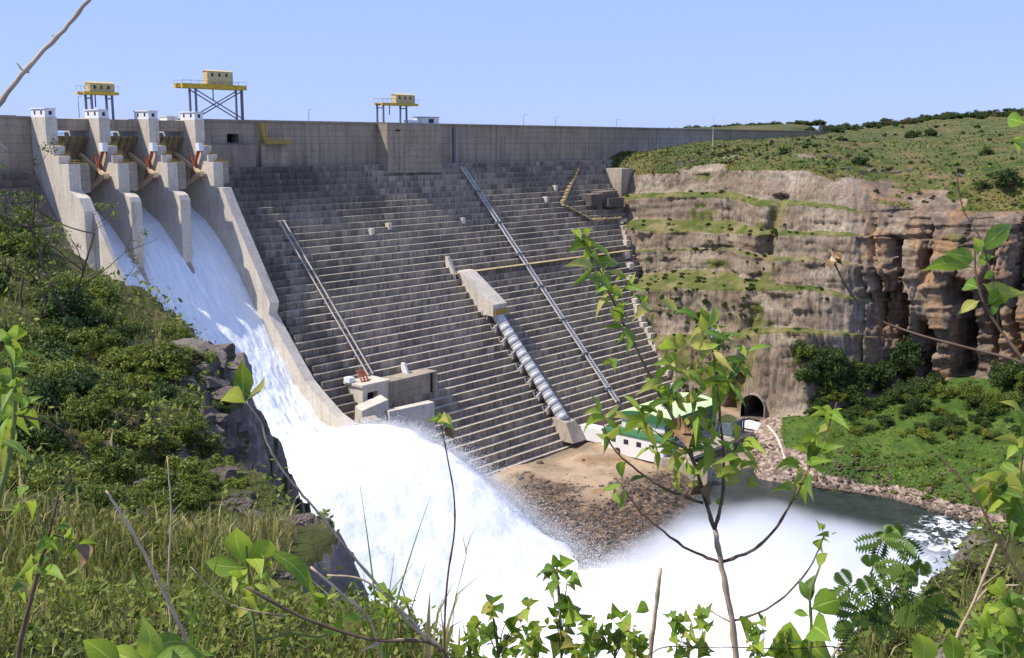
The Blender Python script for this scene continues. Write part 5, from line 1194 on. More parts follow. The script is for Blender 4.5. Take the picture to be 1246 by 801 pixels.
# boulders and rock outcrops on the hill
bl = [(128, 548, 22, 'pale boulder in the grass on the left hillside'), (138, 568, 14, 'small boulder just below the pale one on the left hillside'), (178, 590, 22, 'dark grooved boulder right of the pale one'), (262, 470, 24, 'flat pale rock slab near the tip of the promontory'), (285, 452, 22, 'topmost rock ledge at the promontory tip'), (268, 505, 22, 'layered rock below the flat slab at the promontory'), (290, 520, 20, 'shaded rock at the cliff edge'), (280, 560, 24, 'large lit rock half way down the cliff edge'), (295, 590, 20, 'brown rock under the large lit rock'), (255, 615, 18, 'pale rock at the head of the dark gully'), (300, 625, 16, 'small pale rock beside the dark gully'), (285, 645, 13, 'little white rock in the gully'), (330, 700, 14, 'cracked grey rock at the cliff edge above the spray'), (385, 720, 13, 'dark rock at the lower cliff edge')]
for px, py, r_, lab in bl:
    p, sdv = hill_surf(px, py); o = bpy.data.objects.new('boulder', BLD[int(rng.integers(6))]); COL.objects.link(o); s = r_ / pxm(p) * 0.62
    o.location = Vector(p.tolist()) + Vector((0, 0, -s * 0.05)); o.scale = (s * rng.uniform(.9, 1.4), s * rng.uniform(.9, 1.3), s * rng.uniform(.6, .9)); o.rotation_euler = (rng.uniform(-.3, .3), rng.uniform(-.3, .3), rng.uniform(0, 6.28)); tag(o, lab, 'boulder', 'rocks on the near hillside')
# flat slabs stacked in the rocky edge of the hill
for k in range(120):
    tt = rng.random(); w_ = 5 + 46 * tt ** 0.8; ul = np.interp(w_, [5, 9, 16, 25, 37, 51], [-0.4, -1.5, -3.5, -7.4, -11.2, -13.9]); u_ = ul + rng.uniform(-1.1, 0.55) * (0.3 + w_ / 40)
    p, sdv = hill_pt(u_, w_); s = rng.gamma(2.5, 0.10) * (0.10 + w_ / 42) + 0.03; p[2] -= s * 0.3
    o = bpy.data.objects.new('boulder', BLD[int(rng.integers(6))]); COL.objects.link(o); o.location = Vector(p.tolist()); o.scale = (s * rng.uniform(.9, 1.7), s * rng.uniform(.9, 1.7), s * rng.uniform(.45, .9)); o.rotation_euler = (rng.uniform(-.2, .2), rng.uniform(-.2, .2), rng.uniform(0, 6.28))
    tag(o, 'weathered dark rock in the %s of the near cliff edge' % ('far part' if w_ > 32 else ('middle' if w_ > 14 else 'nearest part')), 'boulder', 'rocks in the near cliff edge, ' + ('far' if w_ > 32 else ('middle' if w_ > 14 else 'near')))
# thin half-bare trees on the left shoulder
def bare_tree(px, py, hpx, lean, label, seed, leafy=0.4):
    p, _s = hill_surf(px, py); g = np.random.default_rng(seed); H = hpx / pxm(p); t = thing('bare_tree', label, 'tree', p, 'thin trees on the left shoulder')
    b = MB(); tips = []
    def limb(a, d, L, r0, depth):
        n = 5; pts = [a]; q = a.copy(); dd = d.copy()
        for _ in range(n): dd = dd + g.normal(0, 0.13, 3); dd /= np.linalg.norm(dd); q = q + dd * L / n; pts.append(q.copy())
        b.tube(pts, list(np.linspace(r0, r0 * 0.35, n + 1)), 5)
        tips.append((pts[-1], depth))
        if depth < 3:
            for _ in range(5 if depth == 0 else 3):
                k_ = int(g.integers(1 if depth else 2, n + 1)); nd = dd * 0.5 + g.normal(0, 0.6, 3) * [1, 1, 0.5] + [0, 0, 0.15]; nd /= np.linalg.norm(nd)
                limb(pts[k_], nd, L * g.uniform(0.35, 0.6), r0 * 0.5, depth + 1)
    limb(p - np.array([0, 0, 0.2]), np.array([lean[0] * _R[0], lean[0] * _R[1], 1.0]), H, H * 0.016, 0)
    b.build('trunk', M_BARK, t)
    tp = [q for q, dpt in tips if dpt >= 2]; cl = [(q[0], q[1], q[2], H * 0.06) for q in tp if g.random() < leafy] or [(p[0], p[1], p[2] + H, H * 0.05)]
    V, F, tone = leaf_cloud(len(cl) * 26, cl, 1.0, H * 0.013, seed); mesh_obj('crown', V, F, M_HERB, t, attr=tone)
bare_tree(64, 392, 120, (-0.15,), 'thin forked tree with bare twigs on the left shoulder of the hill', 701, 0.5)
bare_tree(84, 398, 142, (-0.02,), 'tallest thin dark trunk standing before the spillway wall', 702, 0.35)
bare_tree(92, 396, 122, (0.1,), 'thin bare tree leaning right before the spillway wall', 703, 0.35)
bare_tree(30, 372, 105, (-0.1,), 'leafy thin tree at the left edge of the shoulder', 704, 0.9)
bare_tree(130, 405, 70, (0.25,), 'short twiggy tree at the brow of the hill above the water', 705, 0.6)
bare_tree(183, 440, 58, (0.0,), 'small dry sapling on the brow of the promontory', 706, 0.3)

# ================================================================ PLANTS CLOSE TO THE VIEWER
def plant_leaf_mat(name, lo, mid_, hi, trans):
    k = NT(name); oi = k.n.new('ShaderNodeObjectInfo')
    n = k.noise(26, 5, 0.65)
    t = k.math('ADD', k.math('MULTIPLY', oi.outputs['Random'], 0.75), k.math('MULTIPLY', n, 0.4))
    c = k.ramp(t, [(0.1, lo), (0.5, mid_), (0.95, hi)])
    sa, ta = k.attr('across'), k.attr('along')
    rib = k.ramp(sa, [(0.03, 1.0), (0.10, 0.0)])                                    # midrib and side veins
    vein = k.ramp(k.math('FRACT', k.math('SUBTRACT', k.math('MULTIPLY', ta, 8.0), k.math('MULTIPLY', sa, 1.1))), [(0.0, 1.0), (0.14, 0.0), (1.0, 0.0)])
    vv = k.math('MAXIMUM', k.math('MULTIPLY', rib, 0.7), k.math('MULTIPLY', vein, 0.35))
    c = k.mix(vv, c, tuple(min(1, v * 1.35 + 0.05) for v in hi))
    sp = k.ramp(k.noise(95, 3, 0.5), [(0.68, 0.0), (0.74, 1.0)]); ed = k.math('MULTIPLY', k.ramp(sa, [(0.75, 0.0), (1.0, 1.0)]), k.ramp(k.noise(40, 3, 0.5), [(0.5, 0.0), (0.6, 1.0)]))
    c = k.mix(k.math('MULTIPLY', k.math('MAXIMUM', sp, ed), 0.7), c, (0.17, 0.10, 0.035))
    k.color(c).rough(0.5); k.b.inputs['Specular IOR Level'].default_value = 0.35
    k.bump(k.math('ADD', vv, k.noise(70, 3, 0.6)), 0.4, 0.003)
    tr = k.n.new('ShaderNodeBsdfTranslucent'); mx = k.n.new('ShaderNodeMixShader'); mx.inputs[0].default_value = trans
    k.link(k.mix(0.5, c, (0.45, 0.55, 0.05)), tr.inputs[0]); k.link(k.b.outputs[0], mx.inputs[1]); k.link(tr.outputs[0], mx.inputs[2]); k.link(mx.outputs[0], k.out.inputs[0]); return k.m
M_LEAF = plant_leaf_mat('fresh_leaf', (0.085, 0.17, 0.015), (0.20, 0.33, 0.028), (0.36, 0.44, 0.05), 0.45)
M_LEAFD = plant_leaf_mat('dark_leaf', (0.035, 0.085, 0.010), (0.085, 0.17, 0.018), (0.19, 0.29, 0.03), 0.4)
M_LEAFY = plant_leaf_mat('yellowing_leaf', (0.22, 0.26, 0.04), (0.36, 0.36, 0.06), (0.48, 0.40, 0.10), 0.42)
M_DEAD = plain('dead_leaf', (0.22, 0.13, 0.06), 0.85, var=0.4, sc=30)
M_STEM = plain('brown_stem', (0.13, 0.085, 0.05), 0.8, var=0.35, sc=25)
M_PALE = plain('dry_stem', (0.48, 0.35, 0.22), 0.85, var=0.3, sc=25)
M_GST = plain('green_stem', (0.14, 0.17, 0.04), 0.7, var=0.3, sc=20)
pr = np.random.default_rng(99)
def pt(x, y, d): return at(x, y, d)
def leaf(parent, base_, tip, d, wr=0.42, tilt=None, droop=0.12, mat_=None, dd=None):
    """one blade from its stalk end to its tip, folded along the midrib and bending down"""
    dd = pr.uniform(-0.12, 0.12) * d * 0.35 if dd is None else dd; tilt = pr.uniform(-0.9, 0.9) if tilt is None else tilt
    A = pt(*base_, d); B = pt(*tip, d + dd); ax = B - A; L = np.linalg.norm(ax); a1 = ax / L; v = (A + B) / 2; v /= np.linalg.norm(v)
    s0 = np.cross(a1, v); s0 /= np.linalg.norm(s0); n0 = np.cross(s0, a1); s1 = math.cos(tilt) * s0 + math.sin(tilt) * n0; nn = np.cross(s1, a1)
    if nn[2] < 0: nn = -nn
    ts = [0, 0.08, 0.2, 0.36, 0.54, 0.72, 0.88, 1.0]; ws = [0.04, 0.12, 0.66, 1.0, 0.92, 0.58, 0.22, 0.0]; curl = pr.normal(0, 0.09)
    vs = []; wav = pr.uniform(0, 6.28)
    for t, w in zip(ts, ws):
        c = A + ax * t + s1 * (curl * L * math.sin(math.pi * t)) + nn * (L * 0.12 * math.sin(math.pi * t)) - np.array([0, 0, 1]) * droop * L * t * t; hw = w * wr * L * 0.5
        up = nn * hw * (0.30 + 0.12 * math.sin(9 * t + wav))
        vs += [c - s1 * hw + up, c, c + s1 * hw + up]
    f = []
    for k in range(len(ts) - 1):
        o = 3 * k; f += [(o, o + 1, o + 4, o + 3), (o + 1, o + 2, o + 5, o + 4)]
    o = mesh_obj('leaf', vs, f, mat_ or M_LEAF, parent, smooth=True)
    a = o.data.attributes.new('across', 'FLOAT', 'POINT'); a.data.foreach_set('value', np.array([1, 0, 1] * len(ts), np.float32))
    a = o.data.attributes.new('along', 'FLOAT', 'POINT'); a.data.foreach_set('value', np.repeat(np.array(ts, np.float32), 3))
    return o
def stem(parent, path, d, r0, r1, mat_=None, name='stem', n=5, wob=0.0):
    pts = [pt(*(q if len(q) == 3 else (q[0], q[1], d))) for q in path]; pts = spline(pts, n); k = len(pts)
    if wob: pts = [q + pr.normal(0, wob, 3) for q in pts]
    rr_ = [r0 + (r1 - r0) * i / (k - 1) for i in range(k)]
    for i in range(2, k - 1, 5): rr_[i] *= 1.25                     # nodes
    return MB().tube(pts, rr_, 7).build(name, mat_ or M_STEM, parent, True)
def cluster(parent, x, y, d, n, size, spread=6.28, a0=None, mats=None, wr=0.25, jit=5):
    a0 = pr.uniform(0, 6.28) if a0 is None else a0
    n = int(n * 1.35 + 0.5) if n > 2 else n; size = size * 0.9
    for k in range(n):
        a = a0 + spread * (k + pr.uniform(-0.3, 0.3)) / n; L = size * pr.uniform(0.6, 1.15); bx_, by_ = x + pr.normal(0, jit), y + pr.normal(0, jit)
        m = (mats or [M_LEAF, M_LEAF, M_LEAFD, M_LEAFY])[int(pr.integers(len(mats or [0] * 4)))]
        leaf(parent, (bx_, by_), (bx_ + L * math.cos(a), by_ - L * math.sin(a) * 0.85), d + pr.uniform(-.04, .04), wr * pr.uniform(0.8, 1.2), None, pr.uniform(0.02, 0.25), m)
def blade(parent, path, d, w):
    a, b_ = path[1], path[2]; g0 = rooted(a[0] + (a[0] - b_[0]) * 1.8, d); g1 = (a[0] + (a[0] - b_[0]) * 0.8, a[1] + 70)
    pts = spline([pt(q[0], q[1], d) for q in [g0, g1] + list(path[1:])], 8); n = len(pts); vs = []; fs = []
    ln = np.concatenate([[0], np.cumsum([np.linalg.norm(pts[i + 1] - pts[i]) for i in range(n - 1)])]); ln /= ln[-1]
    for i, q in enumerate(pts):
        t = np.array(pts[min(i + 1, n - 1)]) - np.array(pts[max(i - 1, 0)]); s1 = np.cross(t, q); s1 /= np.linalg.norm(s1); nn = np.cross(s1, t); nn /= np.linalg.norm(nn)
        hw = w * min(1, 0.4 + 2 * ln[i]) * (1 - ln[i] ** 2.2) * 0.5 + 0.0002; vs += [q - s1 * hw + nn * hw * .4, q, q + s1 * hw + nn * hw * .4]
    for i in range(n - 1):
        o = 3 * i; fs += [(o, o + 1, o + 4, o + 3), (o + 1, o + 2, o + 5, o + 4)]
    o = mesh_obj('blade', vs, fs, M_LEAF, parent, smooth=True)
    a = o.data.attributes.new('across', 'FLOAT', 'POINT'); a.data.foreach_set('value', np.array([1, 0.3, 1] * n, np.float32) * 0.7)
    a = o.data.attributes.new('along', 'FLOAT', 'POINT'); a.data.foreach_set('value', np.full(3 * n, 0.06, np.float32)); return o
def rooted(x, d, off=0.0):
    """pixel in column x where a stem kept at distance d meets the ground"""
    p = at(x, 800, d); q, _s = hill_pt(float(p @ _R), float(p @ _F)); y = 805
    while y < 2600 and at(x, y, d)[2] > q[2]: y += 10
    return (x, y)
def plant(name, label, x, d, cat='plant', group=None):
    p = at(x, 800, d); q, _s = hill_pt(float(p @ _R), float(p @ _F)); return thing(name, label, cat, q, group)

# -- the tall sapling right of the centre
D = 2.9; t = plant('sapling', 'tall slender sapling with bright green leaves standing right of the centre', 899, D, 'sapling')
stem(t, [rooted(902, D), (895, 801), (888, 740), (876, 680), (870, 645)], D, 0.0105, 0.0068, M_PALE, 'trunk', wob=0.0012)
stem(t, [(870, 645), (860, 615), (850, 580), (840, 550), (828, 525), (800, 476), (768, 412), (745, 365), (728, 325), (712, 292)], D, 0.0058, 0.0018, M_STEM, 'branch', wob=0.001)
stem(t, [(870, 645), (878, 610), (881, 570), (878, 525), (873, 475), (868, 432), (862, 395)], D, 0.0052, 0.0018, M_STEM, 'branch', wob=0.001)
stem(t, [(876, 684), (840, 670), (800, 641), (772, 615), (755, 588)], D, 0.0042, 0.0018, M_STEM, 'branch', wob=0.001)
stem(t, [(856, 612), (812, 596), (776, 573), (746, 545), (733, 515)], D, 0.0042, 0.0018, M_STEM, 'branch', wob=0.001)
stem(t, [(877, 684), (912, 672), (940, 648), (965, 608), (982, 575), (1000, 540), (1018, 490)], D, 0.0048, 0.0018, M_STEM, 'branch', wob=0.001)
stem(t, [(890, 756), (932, 742), (970, 710), (992, 678), (1003, 652)], D, 0.0036, 0.0014, M_STEM, 'branch', wob=0.001)
stem(t, [(889, 757), (872, 748), (857, 737)], D, 0.003, 0.0014, M_PALE, 'twig')
stem(t, [(846, 570), (835, 548), (812, 536), (790, 520)], D, 0.003, 0.0014, M_STEM, 'twig')
stem(t, [(880, 560), (895, 545), (905, 528)], D, 0.0028, 0.0014, M_STEM, 'twig')
for x, y, n, s in ((713, 295, 5, 32), (722, 325, 5, 38), (740, 352, 6, 42), (757, 398, 5, 38), (762, 345, 3, 40), (795, 372, 4, 40), (742, 442, 2, 22), (735, 512, 5, 42), (778, 505, 5, 46), (800, 468, 4, 40), (757, 588, 4, 40), (818, 430, 4, 40), (858, 400, 6, 46), (872, 428, 8, 52), (885, 462, 6, 48), (838, 455, 4, 40), (905, 432, 4, 44), (842, 505, 4, 38), (836, 555, 5, 40), (862, 560, 4, 42), (893, 548, 7, 40), (905, 560, 4, 34), (980, 572, 6, 42), (968, 592, 4, 34), (998, 545, 6, 38), (1015, 500, 4, 30), (1010, 525, 3, 34), (1003, 652, 4, 18), (800, 505, 4, 40), (822, 530, 4, 38), (852, 535, 5, 40), (792, 548, 3, 34), (866, 512, 4, 40), (828, 482, 4, 38)):
    cluster(t, x, y, D, n, s)
for x, y in ((835, 520), (850, 585), (862, 605), (745, 540), (905, 590), (812, 590)): cluster(t, x, y, D, 2, 20, mats=[M_DEAD, M_LEAFY], wr=0.55)
# small pale flower on the sapling
fl = MB(); c0 = pt(868, 405, D)
for k in range(5):
    a = 2 * math.pi * k / 5; fl.add([c0, c0 + _R * 0.012 * math.cos(a) + UP0 * 0.012 * math.sin(a), c0 + _R * 0.016 * math.cos(a + .5) + UP0 * 0.016 * math.sin(a + .5) - FWD * 0.004, c0 + _R * 0.010 * math.cos(a + 1) + UP0 * 0.010 * math.sin(a + 1)], [(0, 1, 2, 3)])
fl.build('flower', plain('lilac_petal', (0.55, 0.50, 0.65), 0.6), t)

# -- left edge
D = 2.0; t = plant('broadleaf_plant', 'broad-leaved bright green plant leaning in at the left edge', 8, D)
stem(t, [rooted(-30, D), (-10, 640), (8, 570), (18, 500), (14, 440), (10, 405)], D, 0.006, 0.0025, M_GST)
for x, y, n, s in ((12, 420, 5, 46), (18, 455, 6, 55), (10, 480, 5, 55), (22, 505, 4, 46), (5, 535, 3, 46)): cluster(t, x, y, D, n, s, mats=[M_LEAF, M_LEAF, M_LEAFD])
leaf(t, (18, 520), (2, 562), D, 0.35, 0.2, 0.3, M_LEAFY)
stem(t, [(20, 505), (60, 515), (95, 540), (112, 570)], D, 0.0022, 0.001, M_STEM, 'twig')
D = 2.4; t = plant('stalky_plant', 'dark-stalked plant with yellow-green leaves at the lower left edge', 35, D)
stem(t, [rooted(18, D), (22, 801), (36, 735), (48, 690), (62, 640), (72, 598)], D, 0.006, 0.0025, M_STEM)
for x, y, n, s in ((45, 688, 5, 36), (66, 655, 5, 36), (88, 658, 3, 30), (25, 720, 3, 30), (25, 610, 4, 26)): cluster(t, x, y, D, n, s)
stem(t, [(60, 650), (78, 655), (92, 662)], D, 0.002, 0.001, M_GST, 'twig')
leaf(t, (92, 662), (96, 690), D, 0.4, 0.3, 0.1, M_DEAD)
D = 2.1
for lab, path, r_ in (('long pale dry stalk slanting up from the bottom left', [rooted(330, D), (234, 800), (205, 733), (168, 660), (146, 624), (129, 597)], 0.0045), ('thin upright dry stalk beside the long slanting one', [rooted(212, D), (207, 770), (205, 700), (208, 625), (204, 555)], 0.0026)):
    t = plant('dry_stalk', lab, path[1][0], D, 'stalk'); stem(t, path, D, r_, r_ * 0.5, M_PALE, wob=0.0006)
    stem(t, [path[3], (path[3][0] + 14, path[3][1] - 14)], D, 0.0012, 0.0006, M_PALE, 'twig')
D = 1.9; t = plant('low_herb', 'low herb with one large upright leaf tip at the bottom left', 178, D)
stem(t, [rooted(180, D), (180, 830), (178, 795)], D, 0.004, 0.002, M_GST)
leaf(t, (178, 806), (172, 748), D, 0.5, 0.2, 0.0); leaf(t, (178, 806), (128, 782), D, 0.5); leaf(t, (178, 806), (232, 780), D, 0.4); leaf(t, (180, 812), (262, 790), D, 0.3, 0.4, 0.1, M_LEAFD); leaf(t, (150, 815), (100, 770), D, 0.4)
D = 2.3; t = plant('broadleaf_herb', 'leafy herb with broad pointed leaves left of the dark gully', 304, D)
stem(t, [rooted(316, D), (312, 790), (306, 740), (302, 692), (300, 665)], D, 0.005, 0.0022, M_GST)
leaf(t, (300, 690), (288, 640), D, 0.5, 0.2, 0.02, M_LEAF); leaf(t, (300, 690), (250, 682), D, 0.42, 0.3, 0.02, M_LEAFD); leaf(t, (302, 688), (328, 650), D, 0.4); leaf(t, (300, 680), (318, 700), D, 0.4); leaf(t, (302, 692), (283, 720), D, 0.35)
for x, y, n, s in ((306, 712, 5, 32), (322, 690, 4, 30), (310, 745, 4, 34)): cluster(t, x, y, D, n, s)
leaf(t, (322, 668), (385, 728), D, 0.25, 0.3, 0.05, M_LEAF)
cluster(t, 392, 735, D, 4, 34, mats=[M_LEAF]); cluster(t, 418, 765, D, 3, 34, mats=[M_LEAF]); stem(t, [(312, 780), (350, 770), (392, 735)], D, 0.003, 0.0015, M_GST, 'twig'); stem(t, [(350, 770), (390, 775), (418, 765)], D, 0.0025, 0.0012, M_GST, 'twig')
D = 2.6; t = plant('climbing_vine', 'dry trailing vine arching up from the bottom with a few leaves over the promontory', 545, D)
stem(t, [rooted(560, D), (545, 801), (500, 760), (462, 715), (420, 665), (382, 618), (350, 580), (328, 545), (318, 515), (300, 488)], D, 0.005, 0.0016, M_PALE, wob=0.001)
leaf(t, (296, 490), (294, 438), D, 0.42, 0.15, 0.0, M_LEAFD); leaf(t, (300, 492), (266, 490), D, 0.45, 0.5, 0.02, M_LEAFY); leaf(t, (298, 488), (322, 458), D, 0.2, 0.4, 0.0, M_LEAFY); leaf(t, (300, 485), (284, 470), D, 0.4, None, 0.0, M_LEAFD)
D = 2.2; t = plant('dead_twigs', 'tangle of brown and pale dead twigs at the bottom centre left', 500, D, 'twigs')
stem(t, [(300, 715), (370, 752), (450, 778), (540, 792), rooted(600, D)], D, 0.0034, 0.0038, M_STEM, 'twig'); stem(t, [(378, 690), (420, 726), (452, 758), rooted(520, D)], D, 0.0026, 0.003, M_PALE, 'twig'); stem(t, [(398, 700), (440, 705), (480, 735), (520, 785), rooted(545, D)], D, 0.002, 0.0026, M_PALE, 'twig'); stem(t, [(440, 792), (470, 780), (510, 778)], D, 0.003, 0.0024, M_PALE, 'twig'); stem(t, [(232, 690), (280, 735), (350, 750)], D, 0.0012, 0.0014, M_PALE, 'twig'); stem(t, [(430, 730), (436, 745), (452, 758)], D, 0.0018, 0.0014, M_PALE, 'twig')
D = 2.2; t = plant('grass_tuft', 'tuft of long upright green grass blades at the bottom centre left', 470, D, 'grass')
for path in ([rooted(462, D), (458, 740), (448, 660), (437, 582)], [rooted(470, D), (484, 728), (502, 668), (525, 600)], [rooted(480, D), (500, 745), (512, 705), (520, 678)], [rooted(474, D), (474, 720), (478, 690), (480, 668)], [rooted(450, D), (447, 760), (444, 720), (442, 690)]): blade(t, path, D, 0.010)
cluster(t, 478, 728, D, 5, 30, 3.0, 0.2, [M_LEAF]); cluster(t, 470, 755, D, 4, 28, 3.0, 0.2, [M_LEAF])
D = 2.0; t = plant('grass_tuft', 'tuft of green grass blades at the lower left beside the dry stalks', 235, D, 'grass')
for path in ([rooted(240, D), (244, 760), (262, 690), (292, 590)], [rooted(236, D), (238, 740), (252, 670), (268, 612)], [rooted(244, D), (256, 770), (272, 730), (286, 690)], [rooted(228, D), (232, 740), (230, 690), (224, 630)], [rooted(222, D), (205, 760), (180, 720), (160, 690)]): blade(t, path, D, 0.009)
D = 2.8; t = plant('slender_herb', 'single slender stem topped by a small rosette of leaves before the white spray', 548, D)
stem(t, [rooted(545, D), (541, 760), (545, 700), (553, 645), (552, 600), (545, 560), (537, 518)], D, 0.0032, 0.0018, M_STEM)
cluster(t, 537, 515, D, 6, 20, 3.4, -0.1, [M_LEAF, M_LEAFY], 0.35, 1); leaf(t, (540, 520), (553, 533), D, 0.6, None, 0.1, M_DEAD)
t = plant('seed_grass', 'thin grass stem with a pale seed head right of the slender stem', 562, D, 'grass')
stem(t, [rooted(552, D), (552, 740), (560, 705), (568, 672)], D, 0.0012, 0.0008, M_GST)
for k in range(6): stem(t, [(567, 676 - k), (566 + 2 * k * (1 if k % 2 else -0.5), 660 - 3 * k)], D, 0.0009, 0.0004, M_PALE, 'seed_spike')
# -- bottom centre leafy herbs
D = 2.5
for lab, path, cl, sz in (('leafy herb in the middle of the bottom edge, its round leaves reaching highest', [rooted(684, D), (683, 801), (682, 745), (678, 690)], ((677, 690, 4), (670, 708, 4), (690, 708, 4), (682, 735, 4), (694, 748, 4), (676, 755, 4), (684, 780, 5), (700, 790, 4)), 22), ('low leafy herb at the bottom edge left of the round-leaved one', [rooted(606, D), (606, 801), (604, 770), (598, 742)], ((598, 742, 4), (582, 758, 3), (620, 752, 4), (630, 772, 4), (640, 760, 3), (592, 785, 4), (618, 790, 4), (652, 790, 3), (645, 742, 3)), 22), ('low leafy herb at the bottom edge right of the round-leaved one', [rooted(748, D), (748, 801), (750, 775), (762, 752)], ((764, 752, 4), (742, 768, 4), (752, 780, 4), (730, 785, 4), (768, 785, 3), (722, 765, 3)), 22)):
    t = plant('leafy_herb', lab, path[1][0], D, 'plant', 'leafy herbs along the bottom edge'); stem(t, path, D, 0.004, 0.0018, M_GST)
    for x, y, n in cl:
        cluster(t, x, y, D, n, sz, wr=0.42, mats=[M_LEAF, M_LEAFD, M_LEAFD, M_LEAFY]); stem(t, [(x, y), ((x + path[2][0]) / 2, (y + 801) / 2 - 10), (path[1][0], 801)], D, 0.0012, 0.0016, M_STEM, 'twig')
D = 2.4; t = plant('dead_stick', 'bare broken stick standing upright at the bottom left of the sapling', 790, D, 'stick')
stem(t, [rooted(786, D), (791, 801), (797, 745), (804, 692)], D, 0.0062, 0.0048, M_PALE, wob=0.0006); stem(t, [(803, 697), (806, 690)], D, 0.002, 0.0008, M_PALE, 'splinter')
t = plant('small_sprig', 'small wispy sprig with tiny leaves left of the sapling trunk', 853, D)
stem(t, [rooted(852, D), (852, 801), (855, 775), (853, 746)], D, 0.0016, 0.0009, M_GST)
for x, y in ((853, 746), (856, 762), (850, 780), (858, 792)): cluster(t, x, y, D, 3, 11, wr=0.5, jit=2)
t = plant('trailing_stem', 'thin reddish stem trailing across the bottom edge under the sapling', 940, 2.3, 'stem')
stem(t, [rooted(770, 2.3), (790, 797), (860, 788), (950, 790), (1040, 798), rooted(1060, 2.3)], 2.3, 0.0013, 0.0013, M_STEM)
for k, (x, h_) in enumerate(((572, 44), (650, 36), (714, 52), (772, 40), (826, 58), (918, 46), (956, 34))):
    t = plant('small_sprig', 'small wispy sprig along the bottom edge of the view', x, 2.3, 'plant', 'wispy sprigs along the bottom edge'); D = 2.3
    stem(t, [rooted(x, D), (x, 805), (x + pr.uniform(-6, 6), 801 - h_ * 0.5), (x + pr.uniform(-10, 10), 801 - h_)], D, 0.0016, 0.0008, M_GST)
    for q in range(6): cluster(t, x + pr.uniform(-7, 7), 801 - h_ * q / 6, D, 3, 13, wr=0.4, jit=3)
    for q in range(3): blade(t, [(x, 900), (x + pr.uniform(-8, 8), 800), (x + pr.uniform(-16, 16), 801 - h_ * 0.6), (x + pr.uniform(-26, 26), 801 - h_ * pr.uniform(0.9, 1.5))], D, 0.004)
# -- right
D = 2.3; t = plant('broadleaf_plant', 'large-leaved plant at the bottom right of the sapling', 990, D)
stem(t, [rooted(985, D), (985, 801), (987, 760), (986, 725), (998, 688)], D, 0.005, 0.0022, M_GST)
for a, b_, w_ in (((986, 742), (1022, 728), .6), ((986, 735), (992, 698), .45), ((985, 732), (972, 702), .4), ((987, 765), (1012, 780), .75), ((984, 775), (975, 801), .5), ((982, 785), (930, 795), .8), ((990, 780), (1015, 806), .8), ((985, 750), (965, 745), .4), ((996, 692), (1008, 672), .4)): leaf(t, a, b_, D, w_, pr.uniform(-.4, .4), 0.04, M_LEAF if pr.random() < .7 else M_LEAFD)
def frond(parent, a, b_, d, n=8, ll=11):
    A, B = pt(*a, d), pt(*b_, d + pr.uniform(-.06, .06)); ax = B - A; L = np.linalg.norm(ax); s1 = np.cross(ax, A); s1 /= np.linalg.norm(s1); b = MB(); ml = ll / FPX * d * 1.05
    b.tube([A, A + ax * .5 - [0, 0, L * .02], B - [0, 0, L * .1]], [.0012, .0009, .0005], 4)
    for k in range(n):
        t_ = (k + 0.6) / n; c = A + ax * t_ - np.array([0, 0, L * .1 * t_ * t_])
        for s in (-1, 1):
            l_ = ml * (0.6 + 0.5 * math.sin(math.pi * t_)); dv = s1 * s * l_ + ax / L * l_ * .45 - np.array([0, 0, l_ * .25]); wv = ax / L * l_ * .24
            b.add([c, c + dv * .45 + wv, c + dv, c + dv * .45 - wv], [(0, 1, 2, 3)], 1)
    return b.build('frond', [M_GST, M_FROND], parent)
M_FROND = leaf_mat('frond_leaf', (0.05, 0.10, 0.012), (0.13, 0.21, 0.03), (0.2, 0.3, 0.05), 0.4, 0.9)
D = 3.4; t = plant('feathery_shrub', 'feathery shrub with fine compound leaves at the lower right before the river', 1060, D, 'shrub')
stem(t, [rooted(1015, D), (1012, 801), (1042, 768), (1066, 745), (1090, 715), (1105, 680)], D, 0.006, 0.002, M_PALE); stem(t, [(1066, 745), (1060, 700), (1075, 655)], D, 0.003, 0.0014, M_STEM, 'branch'); stem(t, [(1050, 758), (1035, 735), (1032, 710)], D, 0.003, 0.0014, M_STEM, 'branch'); stem(t, [(1090, 715), (1120, 725), (1140, 745)], D, 0.003, 0.0014, M_STEM, 'branch')
for x, y in ((1075, 655), (1062, 690), (1100, 685), (1034, 712), (1060, 720), (1085, 725), (1105, 735), (1125, 728), (1045, 745), (1070, 750), (1040, 765), (1118, 700), (1095, 655), (1138, 745)):
    for k in range(4):
        a = pr.uniform(0, 6.28); L = pr.uniform(22, 38); frond(t, (x, y), (x + L * math.cos(a), y - L * 0.7 * math.sin(a) + 6), D + pr.uniform(-.1, .1))
D = 2.5; t = plant('dry_stalk', 'pale brown dry stalk rising at the bottom right', 1155, D, 'stalk')
stem(t, [rooted(1148, D), (1157, 801), (1186, 730), (1213, 662)], D, 0.004, 0.0028, M_PALE); stem(t, [(1185, 735), (1205, 715), (1240, 712)], D, 0.0022, 0.0014, M_PALE, 'twig')
D = 2.3; t = plant('arching_plant', 'plant with an arching stem and yellow-green leaves at the lower right edge', 1240, D)
stem(t, [rooted(1270, D), (1262, 760), (1246, 708), (1222, 672), (1205, 640), (1190, 610), (1162, 575), (1136, 550)], D, 0.0042, 0.0016, M_STEM); stem(t, [(1222, 672), (1232, 640), (1248, 610)], D, 0.0026, 0.0015, M_STEM, 'branch')
for x, y, n, s in ((1218, 600, 7, 38), (1232, 625, 6, 40), (1205, 585, 4, 34), (1242, 580, 5, 40), (1238, 545, 4, 38), (1246, 505, 3, 36)): cluster(t, x, y, D, n, s, mats=[M_LEAF, M_LEAFY, M_LEAF, M_LEAFD], wr=0.42)
stem(t, [(1232, 640), (1240, 590), (1246, 540), (1250, 500)], D, 0.0024, 0.0012, M_STEM, 'branch')
